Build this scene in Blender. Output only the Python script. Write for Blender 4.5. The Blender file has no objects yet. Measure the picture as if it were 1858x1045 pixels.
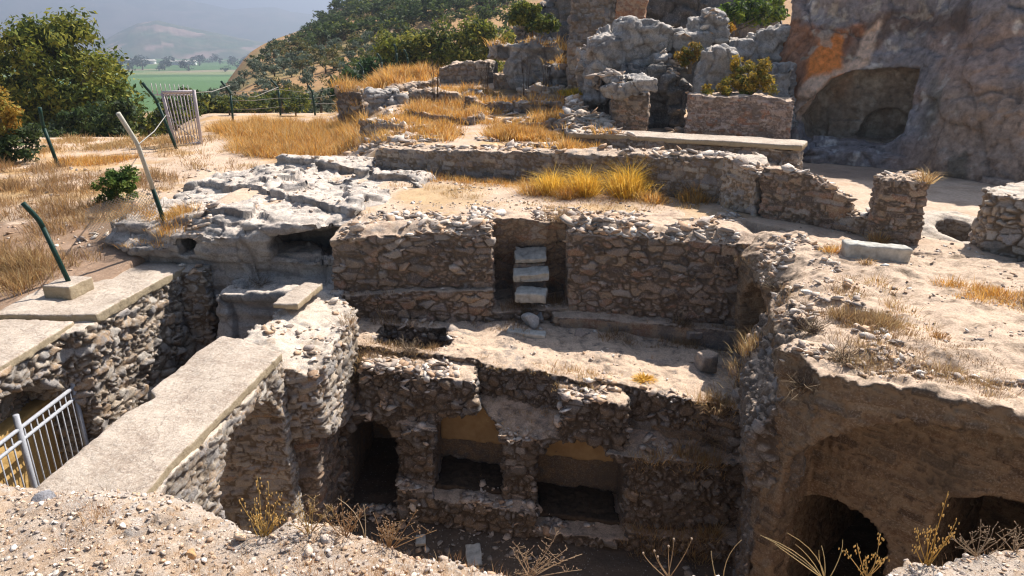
import bpy, math, random
import numpy as np
from mathutils import Vector, Matrix
random.seed(7)
RNG = np.random.default_rng(11)
S = bpy.context.scene
COL = S.collection
# ------------------------------------------------------------------ camera, sky, sun, exposure
FPX, PITCH = 1255.0, math.radians(19.0)
cam = bpy.data.cameras.new('camera')
cam.sensor_width = 36.0
cam.lens = 36.0 * FPX / 1858.0
cam.clip_start = 0.05
cam.clip_end = 30000
camo = bpy.data.objects.new('camera', cam)
COL.objects.link(camo)
camo.rotation_euler = (math.radians(90) - PITCH, 0, 0)
S.camera = camo
SUN_EL, SUN_AZ = math.radians(49), math.radians(45)      # azimuth measured from +x towards +y
sd_ = Vector((math.cos(SUN_EL) * math.cos(SUN_AZ), math.cos(SUN_EL) * math.sin(SUN_AZ), math.sin(SUN_EL)))
W = bpy.data.worlds.new('World'); S.world = W; W.use_nodes = True
wn = W.node_tree.nodes; wl = W.node_tree.links
sky = wn.new('ShaderNodeTexSky'); sky.sky_type = 'NISHITA'; sky.sun_disc = False
sky.sun_elevation = SUN_EL; sky.sun_rotation = math.radians(90) - SUN_AZ
sky.air_density = 1.0; sky.dust_density = 0.8; sky.ozone_density = 1.2
wl.new(sky.outputs[0], wn['Background'].inputs[0]); wn['Background'].inputs[1].default_value = 0.052
sl = bpy.data.lights.new('sun', 'SUN'); sl.energy = 5.0; sl.angle = math.radians(0.5); sl.color = (1.0, 0.94, 0.86)
so = bpy.data.objects.new('sun', sl); COL.objects.link(so)
so.rotation_euler = (-sd_).to_track_quat('-Z', 'Y').to_euler()
so.location = (0, 0, 40)
S.view_settings.view_transform = 'Standard'; S.view_settings.look = 'None'
S.view_settings.exposure = 1.08; S.view_settings.gamma = 1.0
S.cycles.max_bounces = 6; S.cycles.diffuse_bounces = 2; S.cycles.transparent_max_bounces = 8
S.cycles.volume_bounces = 0; S.cycles.filter_width = 1.2
try: S.cycles.use_denoising = True
except Exception: pass

CP, SP = math.cos(PITCH), math.sin(PITCH)
def ray(u, v):
    a = (u - 929) / FPX; b = (522.5 - v) / FPX
    return (a, CP + b * SP, -SP + b * CP)
def pz(u, v, drop):
    r = ray(u, v); t = -drop / r[2]; return (r[0] * t, r[1] * t, r[2] * t)
def py(u, v, y):
    r = ray(u, v); t = y / r[1]; return (r[0] * t, r[1] * t, r[2] * t)

# ------------------------------------------------------------------ numpy noise
def _h(ix, iy, iz, seed):
    h = (ix.astype(np.uint32) * np.uint32(0x8da6b343)) ^ (iy.astype(np.uint32) * np.uint32(0xd8163841)) ^ (iz.astype(np.uint32) * np.uint32(0xcb1ab31f))
    h = h ^ np.uint32((seed * 0x9e3779b1) & 0xffffffff)
    h = h ^ (h >> np.uint32(13)); h = h * np.uint32(0x5bd1e995); h = h ^ (h >> np.uint32(15)); h = h * np.uint32(0x27d4eb2d); h = h ^ (h >> np.uint32(14))
    return h
def _f(h): return (h & np.uint32(0xffffff)).astype(np.float32) / np.float32(0xffffff)
def vnoise(P, seed=0):
    P = np.asarray(P, np.float32)
    I = np.floor(P).astype(np.int64); F = P - I; F = F * F * F * (F * (F * 6 - 15) + 10)
    o = 0
    for dx in (0, 1):
        wx = F[:, 0] if dx else 1 - F[:, 0]
        for dy in (0, 1):
            wy = wx * (F[:, 1] if dy else 1 - F[:, 1])
            for dz in (0, 1):
                o = o + wy * (F[:, 2] if dz else 1 - F[:, 2]) * _f(_h(I[:, 0] + dx, I[:, 1] + dy, I[:, 2] + dz, seed))
    return o * 2 - 1
def fbm(P, seed=0, octv=4, gain=0.5, ridge=False):
    P = np.asarray(P, np.float32); a = 1.0; o = 0; t = 0
    for k in range(octv):
        n = vnoise(P, seed + k * 17)
        if ridge: n = 1 - 2 * np.abs(n)
        o = o + a * n; t += a; a *= gain; P = P * 2.03 + 3.7
    return o / t
def voronoi(P, seed=0, jit=0.85):
    P = np.asarray(P, np.float32); I = np.floor(P).astype(np.int64)
    n = len(P); f1 = np.full(n, 9, np.float32); f2 = np.full(n, 9, np.float32)
    idh = np.zeros(n, np.uint32); C = np.zeros((n, 3), np.float32)
    for dx in (-1, 0, 1):
        for dy in (-1, 0, 1):
            for dz in (-1, 0, 1):
                jx, jy, jz = I[:, 0] + dx, I[:, 1] + dy, I[:, 2] + dz
                h = _h(jx, jy, jz, seed)
                c = np.stack([jx + 0.5 + jit * (_f(h) - 0.5), jy + 0.5 + jit * (_f(h * np.uint32(747796405) + np.uint32(1)) - 0.5),
                              jz + 0.5 + jit * (_f((h ^ np.uint32(0x5bd1e995)) * np.uint32(2891336453)) - 0.5)], 1).astype(np.float32)
                d = np.sqrt(((P - c) ** 2).sum(1))
                m = d < f1
                f2 = np.where(m, f1, np.minimum(f2, d)); f1 = np.where(m, d, f1)
                idh = np.where(m, h, idh); C[m] = c[m]
    return f1, f2, idh, C
def sstep(a, b, x):
    t = np.clip((x - a) / (b - a), 0, 1); return t * t * (3 - 2 * t)
def n2(x, y, sc, seed, octv=4, ridge=False):
    x, y = np.broadcast_arrays(x, y); sh = x.shape
    P = np.stack([x.ravel() / sc, y.ravel() / sc, np.full(x.size, seed * 1.7)], 1)
    return fbm(P, seed, octv, ridge=ridge).reshape(sh)
def sdpoly(x, y, poly):
    p = np.asarray(poly, np.float32); n = len(p)
    d = np.full(np.broadcast(x, y).shape, 1e9, np.float32); s = np.ones_like(d)
    for i in range(n):
        a, b = p[i], p[i - 1]
        ex, ey = b[0] - a[0], b[1] - a[1]
        wx, wy = x - a[0], y - a[1]
        t = np.clip((wx * ex + wy * ey) / (ex * ex + ey * ey + 1e-12), 0, 1)
        d = np.minimum(d, (wx - ex * t) ** 2 + (wy - ey * t) ** 2)
        c1, c2, c3 = y >= a[1], y < b[1], ex * wy > ey * wx
        fl = (c1 & c2 & c3) | (~c1 & ~c2 & ~c3)
        s = np.where(fl, -s, s)
    return s * np.sqrt(d)

# ------------------------------------------------------------------ mesh helpers
def raw_mesh(name, V, Q=None, T=None):
    me = bpy.data.meshes.new(name)
    V = np.asarray(V, np.float32); me.vertices.add(len(V)); me.vertices.foreach_set('co', V.ravel())
    parts = []; tot = []
    if Q is not None and len(Q): parts.append(np.asarray(Q, np.int32).ravel()); tot.append(np.full(len(Q), 4, np.int32))
    if T is not None and len(T): parts.append(np.asarray(T, np.int32).ravel()); tot.append(np.full(len(T), 3, np.int32))
    L = np.concatenate(parts); tot = np.concatenate(tot)
    me.loops.add(len(L)); me.loops.foreach_set('vertex_index', L)
    me.polygons.add(len(tot)); st = np.concatenate([[0], np.cumsum(tot)[:-1]]).astype(np.int32)
    me.polygons.foreach_set('loop_start', st); me.polygons.foreach_set('loop_total', tot)
    me.update(calc_edges=True); me.validate()
    return me
def setcol(me, C, name='tint'):
    C = np.asarray(C, np.float32)
    if C.shape[1] == 3: C = np.concatenate([C, np.ones((len(C), 1), np.float32)], 1)
    a = me.attributes.new(name, 'FLOAT_COLOR', 'POINT'); a.data.foreach_set('color', C.ravel())
def link(name, me, mat, parent=None, smooth=True):
    o = bpy.data.objects.new(name, me); COL.objects.link(o)
    if mat: me.materials.append(mat)
    if smooth: me.polygons.foreach_set('use_smooth', np.ones(len(me.polygons), bool))
    if parent: o.parent = parent
    return o
def tag(o, label=None, cat=None, group=None, kind=None):
    if label: o['label'] = label
    if cat: o['category'] = cat
    if group: o['group'] = group
    if kind: o['kind'] = kind
    return o
def empty(name, loc, label, cat, group=None):
    o = bpy.data.objects.new(name, None); COL.objects.link(o); o.location = loc; o.empty_display_size = 0.1
    return tag(o, label, cat, group)
class MB:
    def __init__(s): s.V = []; s.Q = []; s.T = []; s.C = []; s.n = 0
    def add(s, V, Q=None, T=None, C=None):
        V = np.asarray(V, np.float32).reshape(-1, 3); s.V.append(V)
        if Q is not None and len(Q): s.Q.append(np.asarray(Q, np.int64) + s.n)
        if T is not None and len(T): s.T.append(np.asarray(T, np.int64) + s.n)
        s.C.append(np.tile(np.asarray(C if C is not None else (1, 1, 1), np.float32), (len(V), 1)) if C is None or np.ndim(C) == 1 else np.asarray(C, np.float32))
        s.n += len(V)
    def tube(s, pts, r, k=8, C=None, cap=True):
        pts = [Vector(p) for p in pts]; n = len(pts)
        rr = r if hasattr(r, '__len__') else [r] * n
        V = []; up = None
        for i, p in enumerate(pts):
            t = (pts[min(i + 1, n - 1)] - pts[max(i - 1, 0)]).normalized()
            if up is None: up = t.orthogonal().normalized()
            up = (up - t * up.dot(t)).normalized(); w = t.cross(up)
            for j in range(k):
                a = 2 * math.pi * j / k
                V.append(p + up * math.cos(a) * rr[i] + w * math.sin(a) * rr[i])
        Q = [(i * k + j, i * k + (j + 1) % k, (i + 1) * k + (j + 1) % k, (i + 1) * k + j) for i in range(n - 1) for j in range(k)]
        T = []
        if cap:
            V += [pts[0], pts[-1]]; b = n * k
            T = [(b, (j + 1) % k, j) for j in range(k)] + [(b + 1, (n - 1) * k + j, (n - 1) * k + (j + 1) % k) for j in range(k)]
        s.add([tuple(v) for v in V], Q, T, C)
    def build(s, name, mat, parent=None, smooth=True, col=True):
        me = raw_mesh(name, np.concatenate(s.V), np.concatenate(s.Q) if s.Q else None, np.concatenate(s.T) if s.T else None)
        if col: setcol(me, np.concatenate(s.C))
        return link(name, me, mat, parent, smooth)

# ------------------------------------------------------------------ signed distance fields -> mesh (surface nets)
def nets(F, lo, vox):
    F = np.pad(F.astype(np.float32), 1, constant_values=vox)
    lo = np.asarray(lo, np.float32) - vox
    ins = F < 0
    c = ins.astype(np.int8)
    s = c[:-1, :-1, :-1] + c[1:, :-1, :-1] + c[:-1, 1:, :-1] + c[1:, 1:, :-1] + c[:-1, :-1, 1:] + c[1:, :-1, 1:] + c[:-1, 1:, 1:] + c[1:, 1:, 1:]
    act = (s > 0) & (s < 8); idx = np.argwhere(act); n = len(idx)
    imap = np.full(act.shape, -1, np.int32); imap[act] = np.arange(n)
    off = np.array([(i, j, k) for i in (0, 1) for j in (0, 1) for k in (0, 1)])
    val = np.stack([F[idx[:, 0] + o[0], idx[:, 1] + o[1], idx[:, 2] + o[2]] for o in off], 1)
    sm = np.zeros((n, 3), np.float32); ct = np.zeros(n, np.float32)
    for a in range(8):
        for b in range(a + 1, 8):
            if np.abs(off[a] - off[b]).sum() != 1: continue
            va, vb = val[:, a], val[:, b]; m = (va < 0) != (vb < 0)
            t = np.where(m, va / np.where(m, va - vb, 1), 0)
            sm += (off[a] + t[:, None] * (off[b] - off[a])) * m[:, None]; ct += m
    V = lo + vox * (idx + sm / ct[:, None])
    Q = []
    for ax in range(3):
        A = [slice(None)] * 3; B = [slice(None)] * 3; A[ax] = slice(0, -1); B[ax] = slice(1, None)
        ch = ins[tuple(A)] != ins[tuple(B)]
        e = np.argwhere(ch); up = ins[tuple(A)][ch]
        b, c2 = [(1, 2), (2, 0), (0, 1)][ax]
        ok = (e[:, b] > 0) & (e[:, c2] > 0) & (e[:, b] < F.shape[b] - 1) & (e[:, c2] < F.shape[c2] - 1); e = e[ok]; up = up[ok]
        def g(db, dc):
            k = e.copy(); k[:, b] -= db; k[:, c2] -= dc; return imap[k[:, 0], k[:, 1], k[:, 2]]
        q = np.stack([g(1, 1), g(0, 1), g(0, 0), g(1, 0)], 1)
        q[~up] = q[~up][:, ::-1]; Q.append(q)
    return V, np.concatenate(Q)
def vnormals(V, Q):
    a, b, c, d = V[Q[:, 0]], V[Q[:, 1]], V[Q[:, 2]], V[Q[:, 3]]
    fn = np.cross(c - a, d - b); N = np.zeros_like(V)
    for k in range(4):
        for j in range(3): N[:, j] += np.bincount(Q[:, k], fn[:, j], len(V))
    return N / np.maximum(np.linalg.norm(N, axis=1, keepdims=True), 1e-9)
def gridnoise(lo, n, vox, scale, seed, octv=3, ridge=False):
    """noise on a coarse lattice, trilinearly enlarged to the voxel grid"""
    st = max(vox, scale / 5.0)
    axs = []
    for i in range(3):
        w = np.arange(n[i]) * vox; k = int(w[-1] / st) + 3
        axs.append((w / st, k))
    G = np.stack(np.meshgrid(*[lo[i] + np.arange(axs[i][1]) * st for i in range(3)], indexing='ij'), -1).reshape(-1, 3)
    C = fbm(G / scale, seed, octv, ridge=ridge).reshape([a[1] for a in axs]).astype(np.float32)
    for i in range(3):
        t, k = axs[i]; i0 = np.floor(t).astype(int); w = (t - i0).astype(np.float32)
        sh = [1, 1, 1]; sh[i] = -1; w = w.reshape(sh)
        C = np.take(C, i0, i) * (1 - w) + np.take(C, i0 + 1, i) * w
    return C
def box(X, Y, Z, x0, x1, y0, y1, z0, z1):
    dx = np.abs(X - (x0 + x1) / 2) - (x1 - x0) / 2; dy = np.abs(Y - (y0 + y1) / 2) - (y1 - y0) / 2; dz = np.abs(Z - (z0 + z1) / 2) - (z1 - z0) / 2
    return np.maximum(np.maximum(dx, dy), dz)
def ell(X, Y, Z, c, r, rot=0.0, tilt=0.0):
    x, y, z = X - c[0], Y - c[1], Z - c[2]
    ca, sa = math.cos(rot), math.sin(rot); x, y = x * ca + y * sa, -x * sa + y * ca
    ct, s_ = math.cos(tilt), math.sin(tilt); x, z = x * ct + z * s_, -x * s_ + z * ct
    return (np.sqrt((x / r[0]) ** 2 + (y / r[1]) ** 2 + (z / r[2]) ** 2) - 1) * min(r)
def rbx(X, Y, Z, c, h, rot=0.0, tilt=0.0, r=0.08):
    x, y, z = X - c[0], Y - c[1], Z - c[2]
    ca, sa = math.cos(rot), math.sin(rot); x, y = x * ca + y * sa, -x * sa + y * ca
    ct, s_ = math.cos(tilt), math.sin(tilt); x, z = x * ct + z * s_, -x * s_ + z * ct
    qx, qy, qz = np.abs(x) - h[0] + r, np.abs(y) - h[1] + r, np.abs(z) - h[2] + r
    return np.sqrt(np.maximum(qx, 0) ** 2 + np.maximum(qy, 0) ** 2 + np.maximum(qz, 0) ** 2) + np.minimum(np.maximum(np.maximum(qx, qy), qz), 0) - r
SOLIDS = []
def solid(name, lo, hi, vox, f, mat, rough=((0.35, 0.05),), stones=None, warp=None, fine=(0.05, 0.008), strata=None, seed=1, parent=None, stonemask=None, cracks=None, facet=None, smooth=True, ridge=None, carve=None, calm=None):
    n = [int(round((hi[i] - lo[i]) / vox)) + 1 for i in range(3)]
    X = (lo[0] + np.arange(n[0]) * vox).astype(np.float32)[:, None, None]
    Y = (lo[1] + np.arange(n[1]) * vox).astype(np.float32)[None, :, None]
    Z = (lo[2] + np.arange(n[2]) * vox).astype(np.float32)[None, None, :]
    D = np.broadcast_to(f(X, Y, Z), n).astype(np.float32).copy()
    for k, (sc, am) in enumerate(rough): D += am * gridnoise(lo, n, vox, sc, seed * 31 + k * 7)
    if carve: D = np.maximum(D, -(carve(X, Y, Z) + 0.025 * gridnoise(lo, n, vox, 0.3, seed * 31 + 5)))
    V, Q = nets(D, lo, vox); del D
    V = V.astype(np.float32)
    if warp:
        w = np.stack([fbm(V / warp[0], seed + 100 + j, 2) for j in range(3)], 1); V = V + w * warp[1]
    N = vnormals(V, Q).astype(np.float32)
    tint = np.stack([0.5 + 0.5 * vnoise(V / 0.5, seed + 5), np.ones(len(V)), 0.5 + 0.5 * vnoise(V / 0.2, seed + 9)], 1).astype(np.float32)
    cw_ = calm(V)[:, None] if calm else 1.0
    for sc, am in (facet or ()):      # broken planes: each cell of rock is tilted its own way
        q = V / sc + 0.3 * np.stack([fbm(V / (sc * 0.9), seed + 140 + j, 2) for j in range(3)], 1)
        f1, f2, idh, C = voronoi(q, seed + 155)
        rv = np.stack([_f(idh), _f(idh * np.uint32(2654435761) + np.uint32(7)), _f(idh * np.uint32(40503) + np.uint32(99))], 1) * 2 - 1
        V = V + N * cw_ * (am * (((q - C) * rv).sum(1) * 1.6 - 0.5 * (1 - sstep(0, 0.1, f2 - f1)) + 0.5 * (rv[:, 0])))[:, None]
        tint[:, 0] = 0.65 * tint[:, 0] + 0.35 * (rv[:, 1] * .5 + .5); tint[:, 1] = np.minimum(tint[:, 1], 0.3 + 0.7 * sstep(0, 0.08, f2 - f1))
    if ridge: V = V + N * (ridge[1] * fbm(V / ridge[0], seed + 170, 4, ridge=True))[:, None]
    if strata:      # bedding planes: ledges pushed in and out
        th, am = strata
        zz = V[:, 2] / th + 0.9 * fbm(V / 1.1, seed + 3, 3) + 0.25 * V[:, 0] + 0.1 * V[:, 1]
        k = np.floor(zz); fr = zz - k
        r = _f(_h(k.astype(np.int64), np.zeros_like(k, np.int64), np.zeros_like(k, np.int64), seed))
        V = V + N * (am * ((r - 0.5) * sstep(0, 0.12, fr) * sstep(1, 0.88, fr) - 0.5 * (1 - sstep(0, 0.1, fr))))[:, None]
    if cracks:
        sc, am = cracks
        q = V / sc + 0.35 * np.stack([fbm(V / (sc * 0.7), seed + 40 + j, 3) for j in range(3)], 1)
        f1, f2, idh, C = voronoi(q, seed + 55)
        r = _f(idh); e = sstep(0.0, 0.11, f2 - f1)
        V = V + N * (am * ((r - 0.5) * 1.0 * sstep(0, 0.3, f2 - f1) - 0.55 * (1 - e)))[:, None]
        tint[:, 0] = 0.6 * tint[:, 0] + 0.4 * r; tint[:, 1] = 0.25 + 0.75 * e
    if stones:
        sz, am = stones[:2]
        m = np.ones(len(V), np.float32) if stonemask is None else stonemask(V, N).astype(np.float32)
        q = V / np.asarray(sz, np.float32) + 0.24 * np.stack([vnoise(V / 0.15, seed + 60 + j) for j in range(3)], 1)
        if len(stones) > 2:      # laid in uneven courses: flat beds, staggered upright joints
            zz = q[:, 2] + 0.55 * vnoise(V * np.array([0.9, 0.9, 2.2]), seed + 66) + 0.3 * vnoise(V * np.array([0.1, 0.1, 6.0]), seed + 67)
            k = np.floor(zz); fr = zz - k
            q2 = np.stack([q[:, 0], q[:, 1], k + 0.5], 1); q2[:, 0] += 0.37 * k
            f1, f2, idh, C = voronoi(q2, seed + 77)
            dv = np.minimum(fr, 1 - fr) * sz[2]; dh = (f2 - f1) * 0.5 * sz[0]
            ed = np.minimum(dv, dh); f2 = f1 + ed / (0.5 * min(sz))
            q = np.stack([q[:, 0] + 0.37 * k, q[:, 1], zz], 1)
        else:
            f1, f2, idh, C = voronoi(q, seed + 77)
        sub = _f(idh * np.uint32(22695477) + np.uint32(3)) > 0.58      # some beds are packed with smaller stones
        g1, g2, gid, GC = voronoi(q * np.array([1.9, 1.9, 1.7], np.float32) + 5.5, seed + 78)
        idh = np.where(sub, gid ^ idh, idh); f2 = np.where(sub, f1 + np.minimum(f2 - f1, (g2 - g1) * 0.6), f2)
        C = np.where(sub[:, None], (GC - 5.5) / np.array([1.9, 1.9, 1.7], np.float32), C)
        r1 = _f(idh); r2 = _f(idh * np.uint32(2654435761) + np.uint32(7)); r3 = _f(idh * np.uint32(40503) + np.uint32(99))
        e = sstep(0.02, 0.13, f2 - f1)
        rv = np.stack([r1, r2, r3], 1) * 2 - 1
        h = e * (0.75 + 0.8 * (r2 - 0.5)) + 0.8 * e * ((q - C) * rv).sum(1) - 0.55 * (r3 < 0.06) * sstep(0, 0.15, f2 - f1)
        V = V + N * (am * (h - 0.35) * m)[:, None]
        tint = np.stack([r1 * m + tint[:, 0] * (1 - m), 1 - m * (1 - sstep(0.03, 0.15, f2 - f1)), r2 * m + (1 - m) * tint[:, 2]], 1)
    if fine: V = V + N * (fine[1] * fbm(V / fine[0], seed + 200, 3))[:, None]
    me = raw_mesh(name, V, Q); setcol(me, tint)
    o = link(name, me, mat, parent, smooth and not (stones and vox > 0.02)); SOLIDS.append(o)
    return o

# ------------------------------------------------------------------ materials
def nodes(name):
    m = bpy.data.materials.new(name); m.use_nodes = True
    nt = m.node_tree; b = nt.nodes['Principled BSDF']; b.inputs['Roughness'].default_value = 0.9
    b.inputs['Specular IOR Level'].default_value = 0.2
    return m, nt, b
def N_(nt, t, **k):
    n = nt.nodes.new(t)
    for a, v in k.items(): setattr(n, a, v)
    return n
def ramp(nt, fac, stops):
    r = N_(nt, 'ShaderNodeValToRGB'); cr = r.color_ramp
    while len(cr.elements) < len(stops): cr.elements.new(0.5)
    for e, (p, c) in zip(cr.elements, stops): e.position = p; e.color = (*c, 1)
    nt.links.new(fac, r.inputs[0]); return r.outputs[0]
def mixc(nt, fac, a, b, mode='MIX'):
    m = N_(nt, 'ShaderNodeMix', data_type='RGBA', blend_type=mode)
    for i, v in ((0, fac), (6, a), (7, b)):
        if hasattr(v, 'is_linked'): nt.links.new(v, m.inputs[i])
        else: m.inputs[i].default_value = v if i == 0 else (*v, 1)
    return m.outputs[2]
def noise(nt, sc, det=4, rough=0.6, vec=None, dim=None):
    t = N_(nt, 'ShaderNodeTexNoise'); t.inputs['Scale'].default_value = sc; t.inputs['Detail'].default_value = det; t.inputs['Roughness'].default_value = rough
    nt.links.new(vec if vec else coords(nt), t.inputs['Vector']); return t.outputs[0]
def coords(nt):
    for n in nt.nodes:
        if n.bl_idname == 'ShaderNodeTexCoord': return n.outputs['Object']
    return N_(nt, 'ShaderNodeTexCoord').outputs['Object']
def maprange(nt, v, a, b, c=0.0, d=1.0):
    m = N_(nt, 'ShaderNodeMapRange'); m.inputs[1].default_value = a; m.inputs[2].default_value = b; m.inputs[3].default_value = c; m.inputs[4].default_value = d
    nt.links.new(v, m.inputs[0]); return m.outputs[0]
def math_(nt, op, a, b):
    m = N_(nt, 'ShaderNodeMath', operation=op)
    for i, v in enumerate((a, b)):
        if hasattr(v, 'is_linked'): nt.links.new(v, m.inputs[i])
        else: m.inputs[i].default_value = v
    return m.outputs[0]
def bump(nt, b, pairs, base=None):
    prev = None
    for h, st, di in pairs:
        k = N_(nt, 'ShaderNodeBump'); k.inputs['Strength'].default_value = st; k.inputs['Distance'].default_value = di
        nt.links.new(h, k.inputs['Height'])
        if prev: nt.links.new(prev, k.inputs['Normal'])
        prev = k.outputs[0]
    nt.links.new(prev, b.inputs['Normal'])
SOIL = (0.57, 0.425, 0.31)
def masonry(name, pal, mortar=(0.17, 0.125, 0.085), dust=SOIL, dustlo=0.55, dusthi=0.9, dustn=0.5, fs=1.0, blot=(0.12, 0.11, 0.1), rocky=0.0):
    pal = [tuple(q * 0.80 for q in p) for p in pal]
    m, nt, b = nodes(name); L = nt.links
    at = N_(nt, 'ShaderNodeAttribute', attribute_name='tint'); sp = N_(nt, 'ShaderNodeSeparateColor'); L.new(at.outputs['Color'], sp.inputs[0])
    n1 = noise(nt, 9 * fs, 6); n2_ = noise(nt, 45 * fs, 5, 0.7); n3 = noise(nt, 1.6 * fs, 4)
    f = math_(nt, 'ADD', sp.outputs[0], maprange(nt, n1, 0.3, 0.7, -0.12, 0.12))
    k = len(pal); c = ramp(nt, f, [((i + 0.5) / k, p) for i, p in enumerate(pal)])
    c = mixc(nt, maprange(nt, n2_, 0.5, 0.72, 0.0, 0.4), c, (0.62, 0.56, 0.48))           # pale lime flecks
    c = mixc(nt, maprange(nt, n2_, 0.48, 0.28, 0.0, 0.65), c, blot)                          # dark pits and lichen
    c = mixc(nt, maprange(nt, n3, 0.5, 0.68, 0.0, 0.55), c, blot)
    c = mixc(nt, maprange(nt, sp.outputs[1], 0.0, 0.9, 0.9, 0.0), c, mortar)
    g = N_(nt, 'ShaderNodeNewGeometry'); sx = N_(nt, 'ShaderNodeSeparateXYZ'); L.new(g.outputs['Normal'], sx.inputs[0])
    up = maprange(nt, sx.outputs[2], dustlo, dusthi)
    dn = maprange(nt, noise(nt, 5 * fs, 6, 0.7), 0.5 - dustn * 0.35, 0.5 - dustn * 0.35 + 0.2)
    dc = mixc(nt, maprange(nt, n2_, 0.35, 0.65), tuple(q * 0.72 for q in dust), tuple(min(0.85, q * 1.25) for q in dust))
    c = mixc(nt, math_(nt, 'MULTIPLY', up, dn), c, dc)
    L.new(c, b.inputs['Base Color'])
    pairs = [(n2_, 0.6, 0.025), (noise(nt, 130 * fs, 3, 0.7), 0.5, 0.006)]
    if rocky:
        rd = N_(nt, 'ShaderNodeTexNoise'); rd.noise_type = 'RIDGED_MULTIFRACTAL'; rd.inputs['Scale'].default_value = 1.3; rd.inputs['Detail'].default_value = 8; rd.inputs['Roughness'].default_value = 0.62
        mp = N_(nt, 'ShaderNodeMapping'); mp.inputs['Rotation'].default_value = (0.3, 0.5, 0.2); mp.inputs['Scale'].default_value = (1.0, 1.0, 2.6); L.new(coords(nt), mp.inputs[0]); L.new(mp.outputs[0], rd.inputs['Vector'])
        pairs = [(rd.outputs[0], 0.9, rocky)] + pairs
    bump(nt, b, pairs)
    return m
GREY = [(0.17, 0.15, 0.14), (0.34, 0.30, 0.27), (0.42, 0.36, 0.30), (0.27, 0.25, 0.25), (0.36, 0.25, 0.17), (0.48, 0.43, 0.37)]
BROWN = [(0.15, 0.11, 0.09), (0.38, 0.27, 0.19), (0.24, 0.20, 0.18), (0.46, 0.34, 0.23), (0.34, 0.19, 0.12), (0.44, 0.38, 0.33)]
BRICK = [(0.13, 0.085, 0.055), (0.30, 0.20, 0.12), (0.21, 0.13, 0.075), (0.36, 0.26, 0.165), (0.18, 0.13, 0.09)]
PALE = [(0.36, 0.33, 0.31), (0.50, 0.44, 0.38), (0.55, 0.44, 0.32), (0.42, 0.39, 0.38), (0.50, 0.33, 0.19), (0.60, 0.54, 0.47)]
ROCK = [(0.20, 0.19, 0.185), (0.36, 0.345, 0.33), (0.48, 0.46, 0.44), (0.30, 0.285, 0.275), (0.56, 0.53, 0.50)]
M = {}
M['stone'] = masonry('rubble masonry', BROWN, mortar=(0.12, 0.09, 0.065))
M['grey'] = masonry('grey rubble masonry', GREY)
M['pale'] = masonry('pale rubble masonry', PALE, dust=(0.58, 0.49, 0.40))
M['brick'] = masonry('old brickwork', BRICK, mortar=(0.30, 0.22, 0.145), blot=(0.09, 0.075, 0.06))
M['rock'] = masonry('grey limestone', ROCK, mortar=(0.16, 0.14, 0.13), dust=(0.62, 0.54, 0.46), dustn=0.25, fs=0.7, rocky=0.12)
M['ledge'] = masonry('pale ledge limestone', [(0.26, 0.235, 0.215), (0.40, 0.37, 0.34), (0.50, 0.46, 0.42), (0.33, 0.30, 0.28), (0.57, 0.52, 0.47)], mortar=(0.18, 0.15, 0.13), dust=(0.60, 0.51, 0.43), dustlo=0.6, dusthi=0.95, dustn=0.5, fs=0.7, rocky=0.06)
M['patch'] = masonry('plaster and brick', [(0.40, 0.30, 0.26), (0.54, 0.44, 0.39), (0.30, 0.20, 0.15), (0.60, 0.50, 0.45), (0.38, 0.19, 0.12)], mortar=(0.17, 0.13, 0.11))
M['redbrick'] = masonry('red brickwork', [(0.36, 0.16, 0.09), (0.45, 0.22, 0.12), (0.40, 0.18, 0.10), (0.5, 0.3, 0.18)], mortar=(0.42, 0.30, 0.2))
M['shadedrock'] = masonry('dark shaded rock', [(0.10, 0.10, 0.10), (0.16, 0.155, 0.15), (0.20, 0.19, 0.18), (0.12, 0.11, 0.10)], mortar=(0.07, 0.065, 0.06), dustlo=0.75, dusthi=0.98, dustn=0.1, fs=0.4, rocky=0.25)  # darker copy of the limestone, shade of cleft and back cliff in its colours
M['facade'] = masonry('tomb rubble', [(0.12, 0.09, 0.07), (0.25, 0.18, 0.125), (0.16, 0.138, 0.125), (0.30, 0.21, 0.135), (0.18, 0.168, 0.162), (0.32, 0.295, 0.28)], mortar=(0.085, 0.064, 0.048))

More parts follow.
